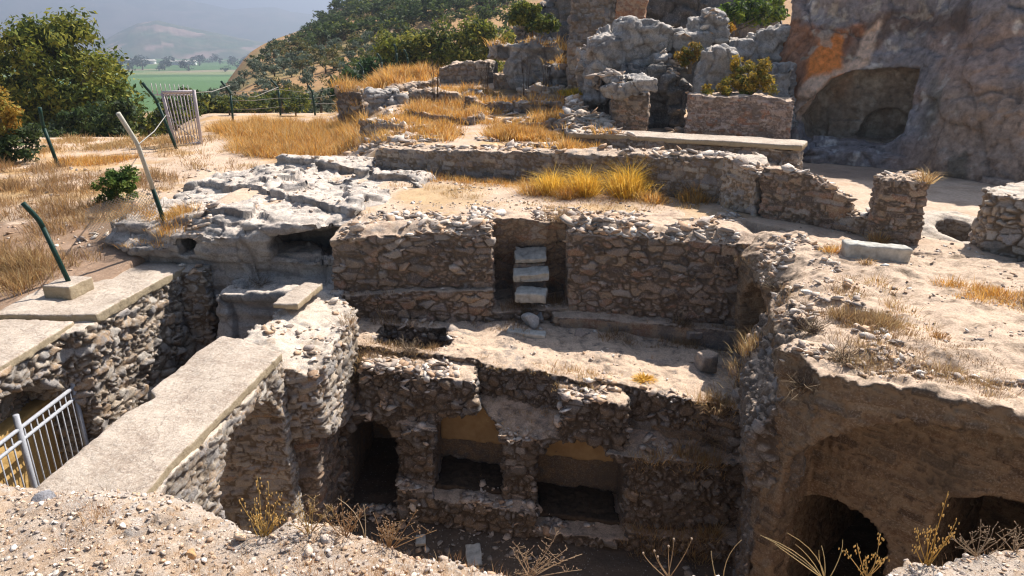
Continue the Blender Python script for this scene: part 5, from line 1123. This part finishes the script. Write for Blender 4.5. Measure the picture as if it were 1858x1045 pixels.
bush('yellow flowering tussock bush sprawling over the top of the brick wall', [(1370, 140, 36, 24, 0), (1335, 160, 32, 16, -.2), (1400, 165, 22, 14, -.2), (1300, 165, 20, 10, -.2), (1350, 115, 22, 16, .3)], 19.6, 46, 0.17, 5200, 0.05, [(0.34, 0.22, 0.03), (0.22, 0.19, 0.03), (0.42, 0.28, 0.04), (0.12, 0.13, 0.02)], 935, py(1355, 172, 19.6))
bush('tawny tuft bush in the cleft left of the upright pale rock', [(1255, 92, 20, 14, 0), (1245, 105, 16, 12, 0)], 21.5, 20, 0.15, 1800, 0.05, [(0.34, 0.2, 0.03), (0.2, 0.15, 0.03), (0.12, 0.12, 0.02)], 937, py(1252, 115, 21.5))
bush('orange tuft on the rocks above the upright pale rock', [(1322, 52, 12, 6, 0)], 23.2, 8, 0.12, 500, 0.05, [(0.5, 0.25, 0.03), (0.4, 0.25, 0.03)], 939, py(1322, 58, 23.2))
bush('trailing grey green plant hanging in the dark cleft by the pillar', [(1160, 190, 9, 18, 0), (1152, 178, 8, 10, 0)], 20, 10, 0.13, 700, 0.05, [(0.10, 0.12, 0.06), (0.06, 0.08, 0.03)], 941, py(1155, 210, 20))

def shrub_meshes(n, cols, seed, nl=420):
    out = []
    for k in range(n):
        r = np.random.default_rng(seed + k); l = [((r.uniform(-.35, .35), r.uniform(-.35, .35), r.uniform(0.45, 0.75)), (0.5, 0.5, 0.36)) for _ in range(4)]
        cl = clumps(l, 24, seed + k); m = leaves(cl, 0.2, nl, 0.095, cols, seed + 40 + k)
        t = MB(); t.tube([(0, 0, -0.15), (0.03, 0, .3), (0, .02, .6)], [.06, .05, .02], 6)
        out.append((m, t))
    return out
def plant_copies(name, label, cat, group, spots, cols, seed, smin, smax, nv=4, nl=420, sz=1.0, crown_name='crown'):
    protos = []; r = random.Random(seed)
    for m, t in shrub_meshes(nv, cols, seed, nl):
        root = bpy.data.objects.new(name, None)
        a = m.build(crown_name, M['leaf'], root, smooth=False); b = t.build('trunk', M['bark'], root, col=False); protos.append((root, a, b))
    for i, (x, y, z) in enumerate(spots):
        ro, a, b = protos[i % nv]
        if i < nv: o, a2, b2 = ro, a, b
        else:
            o = ro.copy(); a2, b2 = a.copy(), b.copy(); a2.parent = o; b2.parent = o; COL.objects.link(a2); COL.objects.link(b2)
        COL.objects.link(o); s = r.uniform(smin, smax); o.location = (x, y, z); o.scale = (s * r.uniform(.9, 1.2), s, s * sz * r.uniform(.8, 1.15)); o.rotation_euler = (0, 0, r.uniform(0, 6.28))
        tag(o, label, cat, group)
def spots(n, a0, a1, y0, y1, seed, mind, cond=None):
    r = np.random.default_rng(seed); out = []
    for _ in range(n * 40):
        if len(out) >= n: break
        y = math.sqrt(r.uniform(y0 * y0, y1 * y1)); a = r.uniform(a0, a1); x = a * y
        if any((x - p[0]) ** 2 + (y - p[1]) ** 2 < mind ** 2 for p in out): continue
        if cond and not cond(x, y): continue
        out.append((x, y, float(gz(x, y))))
    return out
den = lambda sc, sd, th: (lambda x, y: float(n2(np.array([x]), np.array([y]), sc, sd, 2)[0]) > th)
plant_copies('olive_tree', 'silvery olive tree in the grove at the foot of the far hillside', 'tree', 'olive trees on the lower hillside', spots(80, -0.43, -0.19, 46, 92, 51, 1.9), OL, 500, 0.9, 1.6, 4, 420)
plant_copies('shrub', 'dark green shrub on the upper slope of the far hillside', 'shrub', 'shrubs on the far hillside', spots(260, -0.35, 0.0, 95, 168, 53, 2.2, lambda x, y: den(16, 60, 0.12 - (x / y + 0.3) * 4.0)(x, y)), DG_, 520, 1.5, 3.2, 5, 300, 0.8)
plant_copies('dry_bush', 'tawny or dull green shrub low on the far hillside', 'shrub', 'dry shrubs low on the far hillside', spots(85, -0.33, -0.02, 62, 125, 57, 2.4, den(14, 62, -0.1)), [(0.09, 0.10, 0.03), (0.14, 0.13, 0.04), (0.06, 0.07, 0.025), (0.2, 0.15, 0.05)], 540, 1.1, 2.2, 4, 300, 0.85)
plant_copies('tree', 'dark tree clump far off in the valley', 'tree', 'far trees in the valley', spots(46, -0.6, -0.36, 900, 1700, 59, 20), [(0.03, 0.05, 0.03), (0.04, 0.065, 0.04)], 560, 10, 20, 3, 240, 0.8)
plant_copies('low_bush', 'green shrub on the falling ground beyond the path', 'shrub', 'shrubs beyond the path', spots(50, -0.60, -0.30, 36, 62, 63, 1.5), YG + DG_ + OL[:2], 580, 0.8, 1.7, 4, 480)
plant_copies('hill_bush', 'bushy green scrub on the upper right of the far hillside', 'bush', 'scrub on the upper hillside', spots(130, -0.24, 0.03, 70, 165, 67, 2.4), DG_ + YG[:1] + YG[2:3], 560, 1.3, 2.8, 4, 300, 0.8)
# farm buildings on the plain
for i, (u, v, y, w, h, t) in enumerate(((234, 98, 1500, 13, 7, 'small white farmhouse at the left end of the far farm buildings'), (252, 99, 1480, 16, 6, 'long white farm shed second from the left on the valley floor'), (266, 101, 1440, 14, 6, 'white farm shed nearest the dark tall trees of the valley'), (318, 106, 1350, 20, 6, 'pale greenhouse shed in the middle of the valley floor'), (338, 107, 1340, 16, 6, 'pale shed at the right end of the far farm buildings'))):
    p = py(u, v, y); root = empty('farm_building', (p[0], y, -26.5), t, 'building'); b = MB(); 
    b.add([(sx * w, sy * 6, z) for z in (0, h) for sy in (-1, 1) for sx in (-1, 1)], [(0, 1, 5, 4), (1, 3, 7, 5), (3, 2, 6, 7), (2, 0, 4, 6)]); b.build('walls', M['white'] if 'white' in M else M['marble'], root, smooth=False, col=False)
    q = MB(); e = 1.0; q.add([(-w - e, -7, h - .4), (w + e, -7, h - .4), (w + e, 0, h + 3), (-w - e, 0, h + 3), (-w - e, 7, h - .4), (w + e, 7, h - .4)], [(0, 1, 2, 3), (3, 2, 5, 4)], [(0, 3, 4), (1, 5, 2)]); q.build('roof', M['marble'], root, smooth=False, col=False)

# ------------------------------------------------------------------ dry grass and weeds
def blades(P, hmin, hmax, w, cols, seed, lean=0.35, fan=None, curl=0.4):
    r = np.random.default_rng(seed); n = len(P); h = r.uniform(hmin, hmax, n) * np.clip(0.75 + 0.7 * vnoise(P * np.array([2.5, 2.5, 0.0]), 650), 0.3, 1.4)
    an = r.uniform(0, 6.283, n); ln = np.abs(r.normal(0, lean, n))
    dx, dy = np.cos(an) * ln, np.sin(an) * ln
    if fan is not None: dx, dy = dx + fan[:, 0], dy + fan[:, 1]
    D = np.stack([dx, dy, np.ones(n)], 1); D /= np.linalg.norm(D, axis=1, keepdims=True)
    sx = r.normal(size=(n, 3)); sx[:, 2] = 0; sx /= np.linalg.norm(sx, axis=1, keepdims=True); ww = (w * r.uniform(.7, 1.3, n))[:, None]
    p1 = P + D * (h * .55)[:, None]; D2 = D + np.stack([dx, dy, -np.ones(n) * curl], 1) * 0.6; D2 /= np.linalg.norm(D2, axis=1, keepdims=True); p2 = p1 + D2 * (h * .45)[:, None]
    V = np.stack([P - sx * ww, P + sx * ww, p1 + sx * ww * .7, p1 - sx * ww * .7, p2], 1).reshape(-1, 3); i = np.arange(n)[:, None] * 5
    cc = np.asarray(cols, np.float32); C = cc[r.integers(0, len(cc), n)] * r.uniform(.75, 1.2, n)[:, None]
    m = MB(); m.add(V, i + np.array([[0, 1, 2, 3]]), i + np.array([[3, 2, 4]]), np.repeat(C, 5, 0)); return m
def addmb(a, b):
    if a is None: return b
    a.V += b.V; a.C += b.C; a.T += [t + a.n for t in b.T]; a.Q += [t + a.n for t in b.Q]; a.n += b.n; return a
def tufts(P, per, spread, seed):
    r = np.random.default_rng(seed); k = np.repeat(np.arange(len(P)), per); d = r.normal(0, spread, (len(k), 2)).astype(np.float32)
    Q = P[k].copy(); Q[:, :2] += d; Q[:, 2] -= 0.01; return Q, d / max(spread, 1e-6) * 0.3
GOLD = [(0.68, 0.36, 0.07), (0.76, 0.46, 0.12), (0.56, 0.26, 0.06), (0.74, 0.54, 0.26), (0.50, 0.30, 0.13)]
TUFT = [(0.82, 0.52, 0.07), (0.86, 0.60, 0.14), (0.70, 0.40, 0.05)]
STRAW = [(0.52, 0.36, 0.16), (0.60, 0.45, 0.24), (0.42, 0.27, 0.12), (0.48, 0.27, 0.10)]
BRNG = [(0.30, 0.18, 0.09), (0.38, 0.25, 0.13), (0.24, 0.15, 0.09), (0.46, 0.33, 0.18)]
def grassfield(label, areas, seed):
    b = None
    for k, (pl_, n, per, sp, h0, h1, w, cols) in enumerate(areas):
        P = region(pl_, None, n, seed + k, None if (w < 0.002 or n > 1000) else 1.1, 0.0 if w < 0.002 else 0.9 if n > 1000 else 0.35)
        if not len(P): continue
        Q, fan = tufts(P, per, sp, seed + 20 + k); b = addmb(b, blades(Q, h0, h1, w, cols, seed + 40 + k, fan=fan))
    o = b.build('dry_grass', M['grass'], smooth=False); return tag(o, label, 'grass', kind='stuff')
A_ = lambda pts, z: planpx(pts, z)
grassfield('tall golden dry grass between the gate and the ruins', [([(-10.0, 25.0), (-8.8, 22.0), (-6.4, 21.0), (-4.6, 22.5), (-5.6, 27), (-6.8, 31), (-12, 34), (-13, 30)], 1500, 30, 0.13, 0.2, 0.6, 0.008, GOLD + STRAW[:1])], 1000)
grassfield('thin straw coloured grass fading out around the golden field', [([(-12, 21.5), (-8.6, 19.4), (-5.0, 20.5), (-3.4, 23), (-5, 28), (-7, 33), (-14, 35), (-14, 27)], 620, 16, 0.12, 0.06, 0.3, 0.007, STRAW + BRNG)], 1050)
grassfield('pale golden grass on the knoll behind the tumbled wall', [([(-7.5, 31.5), (-3.4, 33.5), (-3.5, 39), (-9, 38)], 700, 30, 0.2, 0.25, 0.7, 0.014, GOLD)], 1100)
grassfield('dry orange grass growing through the ruins of the upper terrace', [
    ([(-5.2, 21.8), (-3.0, 19.3), (-1, 18.6), (2.8, 16.6), (3.0, 18.0), (1.4, 19.2), (1.6, 22), (-3.5, 25)], 620, 26, 0.13, 0.1, 0.4, 0.008, GOLD), ([(-1.0, 18.9), (1.2, 17.9), (1.5, 19.6), (-0.6, 20.8)], 330, 32, 0.13, 0.2, 0.6, 0.008, GOLD),
    ([(-4.0, 25), (2.0, 23), (2.5, 30), (-3.5, 32)], 520, 24, 0.15, 0.12, 0.45, 0.010, GOLD), ([(1.2, 17.0), (2.9, 16.3), (3.0, 17.2), (1.6, 17.9)], 90, 30, 0.1, 0.2, 0.5, 0.008, GOLD)], 1200)
grassfield('short dry grass along the foot of the long bent wall', [([(-2.2, 16.8), (0.8, 15.6), (3.2, 14.6), (4.1, 14.0), (4.1, 14.8), (1, 16.5), (-2, 17.6)], 130, 24, 0.09, 0.06, 0.22, 0.005, GOLD), ([(-3, 13.6), (4.2, 13.2), (4.2, 14.2), (-1, 16.5), (-3, 16.5)], 200, 14, 0.07, 0.04, 0.14, 0.005, STRAW)], 1300)
grassfield('matted straw-coloured grass over the bank at the left', [([(-14.5, 14.5), (-8.5, 11.4), (-7.6, 13.8), (-7.4, 15.5), (-9, 19), (-15, 21)], 520, 30, 0.12, 0.1, 0.42, 0.006, STRAW[2:] + BRNG), ([(-10.5, 9), (-8.4, 9), (-8.4, 13), (-11, 13)], 230, 34, 0.13, 0.15, 0.5, 0.006, STRAW + BRNG[:2]), ([(-7.6, 12.9), (-6.3, 12.9), (-6.2, 13.9), (-7.6, 14.2)], 60, 30, 0.08, 0.1, 0.3, 0.004, GOLD)], 1400)
grassfield('grass fringe along the pale path', [([(-16, 22), (-11.8, 23.5), (-11.5, 25.5), (-17, 27)], 260, 22, 0.2, 0.08, 0.28, 0.009, STRAW), ([(-15.5, 20), (-12, 20.5), (-11.5, 22), (-15, 21.8)], 160, 22, 0.15, 0.08, 0.25, 0.008, GOLD)], 1500)
grassfield('dry straw tufts on the sandy ground over the vaulted chamber', [
    ([(4.3, 9.4), (5.2, 9.3), (5.0, 7.4), (4.0, 7.2), (3.7, 8.0)], 70, 26, 0.07, 0.06, 0.22, 0.004, STRAW), ([(5.9, 9.3), (6.8, 8.9), (6.6, 8.2), (5.9, 8.6)], 90, 26, 0.09, 0.05, 0.2, 0.004, GOLD), ([(6.4, 8.6), (7.4, 8.2), (7.2, 7.6), (6.4, 7.9)], 60, 26, 0.09, 0.05, 0.2, 0.004, STRAW),
    ([(3.3, 7.6), (5.3, 5.9), (5.6, 6.7), (4.4, 7.6), (4.0, 9.4), (3.6, 9.2)], 130, 18, 0.05, 0.04, 0.18, 0.003, BRNG), ([(4.7, 11.2), (5.6, 11), (6.5, 11.4), (6.3, 10.6), (5, 10.5)], 70, 26, 0.06, 0.05, 0.2, 0.004, GOLD), ([(7.0, 10.2), (8.2, 9.6), (9, 9.4), (9, 8.9), (7, 9.6)], 70, 26, 0.08, 0.05, 0.18, 0.004, GOLD)], 1600)
grassfield('dry brown weeds on the terrace and ledges over the tombs', [
    ([(-2.9, 9.9), (-1.2, 9.8), (-1.2, 11), (-2.9, 11.2)], 150, 22, 0.07, 0.06, 0.26, 0.0035, BRNG + STRAW[:1]), ([(-0.6, 9.9), (1.8, 9.5), (1.8, 10.4), (-0.6, 10.7)], 110, 22, 0.06, 0.04, 0.14, 0.0035, STRAW), ([(1.8, 8.9), (3.4, 8.6), (3.4, 9.7), (1.8, 9.8)], 170, 24, 0.07, 0.06, 0.26, 0.0035, STRAW + BRNG[:1]), ([(3.4, 7.2), (4.4, 7.2), (5.0, 9.6), (4.1, 9.4)], 200, 20, 0.07, 0.05, 0.2, 0.003, BRNG), ([(3.3, 6.7), (4.6, 5.7), (5.0, 6.2), (3.8, 7.3)], 190, 18, 0.06, 0.04, 0.16, 0.0025, BRNG + STRAW[:1]), ([(-3.2, 11.9), (4.2, 11.2), (4.2, 11.9), (1, 12.3), (-3.2, 12.2)], 140, 22, 0.06, 0.06, 0.22, 0.0035, BRNG), ([(-0.35, 12.4), (1.05, 12.4), (1.05, 13.3), (-0.35, 13.3)], 60, 22, 0.06, 0.08, 0.26, 0.0035, BRNG)], 1700)
grassfield('short reddish stubble among the near stones', [(FG, 1500, 9, 0.014, 0.01, 0.045, 0.0007, [(0.46, 0.26, 0.13), (0.54, 0.36, 0.2), (0.40, 0.22, 0.12)]), ([(-1.2, 1.4), (0.0, 1.5), (0.0, 1.95), (-1.0, 2.1)], 160, 12, 0.02, 0.02, 0.07, 0.0008, [(0.5, 0.27, 0.12), (0.56, 0.38, 0.2), (0.44, 0.23, 0.12)]), ([(-1.5, 1.2), (0.2, 1.3), (0.1, 1.9), (-0.7, 1.98), (-1.5, 2.15)], 420, 14, 0.016, 0.02, 0.075, 0.0008, [(0.46, 0.23, 0.09), (0.56, 0.34, 0.16), (0.36, 0.19, 0.09), (0.62, 0.44, 0.25)])], 1800)
def tuft(label, u, v, hmax, n, sp, seed, cols=TUFT, w=0.005, cat='grass tuft', fanx=1.0, group=None):
    p = hit(u, v); P = np.tile(np.array([[p.x, p.y, p.z]], np.float32), (1, 1)); Q, fan = tufts(P, n, sp, seed); Q[:, 2] = p.z - 0.02
    Q -= np.array([p.x, p.y, p.z], np.float32)
    o = blades(Q, hmax * 0.45, hmax, w, cols, seed, lean=0.36, fan=fan * fanx, curl=1.3).build('grass_tuft', M['grass'], smooth=False); o.location = p; return tag(o, label, cat, group)
tuft('bright golden grass tuft on the left of the three below the long bent wall', 1003, 352, 1.0, 800, 0.12, 61)
tuft('bright golden grass tuft in the middle of the three below the long bent wall', 1063, 354, 1.1, 900, 0.12, 62)
tuft('largest bright golden grass tuft, right of the other two below the long bent wall', 1142, 356, 1.25, 1400, 0.15, 63)
tuft('small golden tuft in front of the gap between the left and middle big tufts', 1030, 360, 0.55, 350, 0.1, 73, GOLD)
tuft('small golden tuft at the left of the big golden tufts', 965, 352, 0.6, 420, 0.14, 74, GOLD + STRAW[:1])
tuft('small golden tuft in front of the right side of the largest tuft', 1186, 366, 0.5, 380, 0.12, 75, GOLD)
tuft('spreading tawny tuft against the pale broken corner of walling', 1262, 365, 0.65, 800, 0.15, 64, STRAW + GOLD[:2])
tuft('orange star shaped plant on the sunlit lower terrace', 1168, 690, 0.22, 260, 0.05, 65, [(0.66, 0.36, 0.05), (0.72, 0.46, 0.1)], 0.008, 'plant', 2.0)
tuft('upright dry straw clump at the foot of the square pier', 1592, 440, 0.45, 240, 0.06, 66, STRAW, 0.005)
tuft('brown dry weed in front of the fallen marble beam', 1572, 478, 0.22, 120, 0.05, 67, BRNG + GOLD[:1], 0.004)
tuft('spiky dry plant sprouting beside the top of the square pier', 1680, 330, 0.5, 120, 0.05, 68, STRAW, 0.006, 'plant', 2.0)
tuft('yellow green spurge plant at the head of the upper terrace', 1035, 172, 0.5, 320, 0.18, 69, [(0.5, 0.36, 0.04), (0.34, 0.3, 0.04)], 0.014, 'plant')
tuft('second yellow green spurge, nearest the layered boulder', 1048, 172, 0.45, 260, 0.15, 70, [(0.5, 0.36, 0.04), (0.34, 0.3, 0.04)], 0.014, 'plant', group=None)
tuft('small brown weed clump on the sand over the vaulted chamber', 1704, 612, 0.14, 200, 0.05, 71, [(0.42, 0.22, 0.08), (0.5, 0.3, 0.12)], 0.003, 'plant')
tuft('dry twiggy bush hanging at the corner of the lower terrace', 1300, 745, 0.5, 300, 0.07, 72, BRNG, 0.004, 'plant', 1.6)
def brush(label, u, v, n, L, seed):
    p = hit(u, v); b = MB(); r = random.Random(seed)
    for i in range(n):
        a = r.uniform(0, 6.28); h = r.uniform(.3, 1.0) * L; q = [Vector((r.uniform(-.05, .05), r.uniform(-.05, .05), -.02))]
        d = Vector((math.cos(a), math.sin(a), r.uniform(.2, 1.2))).normalized()
        for j in range(4): d = (d + Vector((r.uniform(-.5, .5), r.uniform(-.5, .5), r.uniform(-.45, .25)))).normalized(); q.append(q[-1] + d * h / 4)
        c = r.choice([(0.24, 0.17, 0.11), (0.34, 0.26, 0.17), (0.46, 0.36, 0.24), (0.16, 0.11, 0.08)]); b.tube(q, [.005, .0042, .0035, .0028, .002], 4, c)
        for j in (1, 2, 3): e = Vector((r.uniform(-1, 1), r.uniform(-1, 1), r.uniform(-.2, 1))).normalized() * h * .3; b.tube([q[j], q[j] + e * .5, q[j] + e], [.003, .0025, .0015], 3, c)
    o = b.build('dry_brush', M['grass']); o.location = p; tag(o, label, 'brush')
for i, (u, v, n, L, t) in enumerate(((1455, 700, 46, 0.45, 'tangle of dead brush hanging over the left shoulder of the vaulted chamber'), (1530, 655, 60, 0.38, 'low dead brush spread along the rim right above the vaulted chamber'), (1400, 520, 36, 0.3, 'small dead brush on the slope above the dark side arch'), (1475, 600, 50, 0.34, 'dead brush in the middle of the rubbly slope beside the sandy ground'), (745, 640, 60, 0.4, 'dead brush filling the sunken hole of the lower terrace'), (640, 690, 56, 0.36, 'brown brush beside the crumbling wall stub'), (1290, 800, 40, 0.4, 'dead twigs at the right end of the ledge over the tombs'), (905, 470, 40, 0.35, 'dry brush tangled left of the marble steps'), (1012, 440, 30, 0.3, 'dry brush behind the right side of the marble steps'), (470, 520, 30, 0.4, 'dry brush in the dark corner below the limestone ledge'), (1240, 590, 44, 0.35, 'dark brush at the foot of the long wall near its right end'), (760, 560, 36, 0.3, 'dark brush at the foot of the long wall near its left end'))):
    brush(t, u, v, n, L, 800 + i)
# weeds against the dark pit, rooted in the near edge
def weed(label, u, v, stems, kind, seed, colr=(0.55, 0.38, 0.15)):
    rr = random.Random(seed + 300)
    if kind in ('dots', 'oat'): stems = list(stems) + [(a * rr.uniform(.5, 1.5) + rr.uniform(-14, 14), b * rr.uniform(.4, .85), c * rr.uniform(-1, 2)) for a, b, c in stems for _ in range(2 if kind == 'dots' else 1)]
    p = edge_hit(u, v); r = random.Random(seed); root = empty('dry_weed', p, label, 'weed'); st = MB(); hd = MB(); V, T = PR[2]
    k = (p.y * CP - p.z * SP) / FPX
    for du, dv, bend in stems:
        hd = MB()
        tip = Vector((du * k, r.uniform(-.04, .06), dv * k * 1.05)); mid = tip * 0.55 + Vector((bend * k, 0, abs(bend) * k * 0.35)); b0 = Vector((r.uniform(-.012, .012), r.uniform(-.01, .01), -0.01))
        pts = [b0 * (1 - t) ** 2 + mid * 2 * t * (1 - t) * 1.0 + tip * t * t for t in (0, .2, .4, .6, .8, 1)]
        st.tube(pts, [0.0016, 0.0015, 0.0013, 0.0011, 0.0009, 0.0007], 5, colr)
        def head(q, s, c, long=1.0):
            hd.add(V * np.array([s, s, s * long]) + np.array(q), None, T, np.array(c) * r.uniform(.8, 1.2))
        if kind == 'oat':
            for i in range(r.randint(7, 13)):
                t = r.uniform(.55, 1.0); q = pts[3].lerp(pts[5], (t - .5) / .5) + Vector((r.uniform(-.012, .012), r.uniform(-.008, .008), r.uniform(-.012, .006))); head(q, 0.0026, (0.75, 0.52, 0.2), 2.6)
        elif kind == 'ball':
            hb = MB(); hb.add(V * 0.0055 + np.array(tip), None, T, (0.55, 0.42, 0.30)); hb.build('seed_head', M['grass'], root)
        elif kind == 'dots':
            for i in range(r.randint(5, 9)):
                t = r.uniform(.35, 1.0); q0 = pts[1].lerp(pts[5], t); q = q0 + Vector((r.uniform(-.03, .03), r.uniform(-.015, .015), r.uniform(0, .03))); hd.tube([q0, q], [0.0006, 0.0005], 4, colr); head(q, 0.0028, (0.5, 0.36, 0.24))
        if hd.n: hd.build('seed_head', M['grass'], root)
    st.build('stems', M['grass'], root)
    return root
weed('golden wild oat clump standing tall over the dark gap left of centre', 478, 962, [(-28, 85, -6), (-8, 105, 3), (22, 70, 8), (40, 88, 4), (-2, 60, 2), (12, 95, 6), (34, 60, 8), (-20, 58, -5)], 'oat', 1, (0.6, 0.42, 0.14))
weed('thin branching weed with tiny dots just right of the golden oats', 560, 968, [(-20, 62, -6), (12, 70, 4), (30, 46, 10), (-6, 40, 0)], 'dots', 2)
weed('one long arching dry stem bowing left over the pit', 662, 975, [(-40, 86, 22), (0, 60, 4)], 'none', 3, (0.66, 0.54, 0.36))
weed('reddish weed cluster with many tiny dots left of the small pale slab', 625, 972, [(-30, 50, -8), (-8, 62, 0), (16, 58, 5), (40, 66, 9), (0, 36, 2)], 'dots', 4, (0.46, 0.28, 0.14))
weed('reddish dotted weed cluster touching the small pale slab', 705, 990, [(-22, 52, -5), (6, 60, 2), (26, 46, 6), (54, 74, 8), (-4, 34, 0)], 'dots', 5, (0.48, 0.3, 0.15))
weed('row of short dry stems where the near edge leaves the frame', 960, 1050, [(-30, 42, -4), (-6, 56, 2), (18, 40, 4), (52, 70, 10), (70, 46, 8)], 'dots', 6, (0.56, 0.4, 0.25))
weed('upright weed with round seed heads left of the arching twigs', 1215, 1040, [(-52, 52, -16), (-36, 68, -10), (-12, 78, -2), (2, 76, 2), (-24, 40, -8), (30, 86, 8)], 'ball', 7, (0.5, 0.36, 0.22))
weed('bare curved stem between the round heads and the arching twigs', 1305, 1035, [(28, 84, -14), (-14, 40, -6)], 'none', 8, (0.6, 0.46, 0.26))
weed('tangle of pale arching twigs over the dark doorway', 1500, 1045, [(-130, 84, 10), (-110, 62, 20), (-90, 46, -10), (-60, 58, 6), (-76, 78, 24), (-30, 66, -8), (20, 72, 14), (-8, 48, 4)], 'none', 9, (0.66, 0.52, 0.28))
weed('spiky oat stems right of the arching twigs', 1575, 1042, [(-26, 62, -6), (4, 56, 6), (22, 70, 8), (-10, 40, 2)], 'oat', 10, (0.6, 0.42, 0.18))
weed('tallest golden oat with orange leafy base at the right', 1680, 1012, [(10, 150, 2), (34, 96, 10), (-18, 66, -8), (0, 60, 2), (24, 62, 8)], 'oat', 11, (0.62, 0.4, 0.12))
weed('fine dotted weed left of the corner boulder', 1775, 1002, [(-22, 44, -4), (8, 56, 3), (40, 78, 8), (-40, 40, -8)], 'dots', 12, (0.5, 0.38, 0.26))
weed('short dotted weed at the bottom right corner', 1842, 988, [(-16, 30, -3), (8, 42, 3)], 'dots', 13, (0.5, 0.38, 0.26))
# tall dark dry stalks among the upper ruins
for i, (u, v, h, t) in enumerate(((790, 175, 60, 'tall dark dry stalk left of the others in front of the pale topped wall'), (955, 170, 62, 'tall dark dry stalk below the middle of the pale topped wall'), (990, 165, 52, 'shorter dark dry stalk right of its taller neighbours'), (880, 165, 45, 'low dark dry stalk between two taller ones'))):
    p = hit(u, v); k = p.y * 1.02 / FPX; b = MB(); r = random.Random(90 + i)
    for j in range(4):
        x = r.uniform(-.12, .12); tx = x * 2.2; b.tube([(x, 0, -.05), (x * 1.3, 0, h * k * .5), (tx, 0, h * k * r.uniform(.75, 1.05))], [0.014, 0.011, 0.006], 5, (0.12, 0.085, 0.06))
        for q in range(5): z = h * k * r.uniform(.3, .95); b.tube([(x * 1.3, 0, z), (x * 1.3 + r.uniform(-.2, .2), r.uniform(-.1, .1), z + .16)], [0.007, 0.004], 4, (0.16, 0.11, 0.07))
    o = b.build('dry_stalk', M['grass']); o.location = p; tag(o, t, 'stalk')
# ------------------------------------------------------------------ air
def haze():
    b = MB(); x, y0, y1, z0, z1 = 7500, -60, 9500, -40, 520
    b.add([(sx * x, yy, z) for z in (z0, z1) for yy in (y0, y1) for sx in (-1, 1)], [(0, 2, 3, 1), (4, 5, 7, 6), (0, 1, 5, 4), (1, 3, 7, 5), (3, 2, 6, 7), (2, 0, 4, 6)])
    m = bpy.data.materials.new('haze'); m.use_nodes = True; nt = m.node_tree; nt.nodes.remove(nt.nodes['Principled BSDF'])
    v = nt.nodes.new('ShaderNodeVolumePrincipled'); v.inputs['Color'].default_value = (0.68, 0.79, 1.0, 1); v.inputs['Density'].default_value = HAZE; v.inputs['Anisotropy'].default_value = 0.5
    nt.links.new(v.outputs[0], nt.nodes['Material Output'].inputs['Volume'])
    o = b.build('haze', m, smooth=False, col=False); tag(o, 'pale bluish summer haze filling the air over the valley', 'haze', kind='stuff')
HAZE = 4.8e-4
haze()
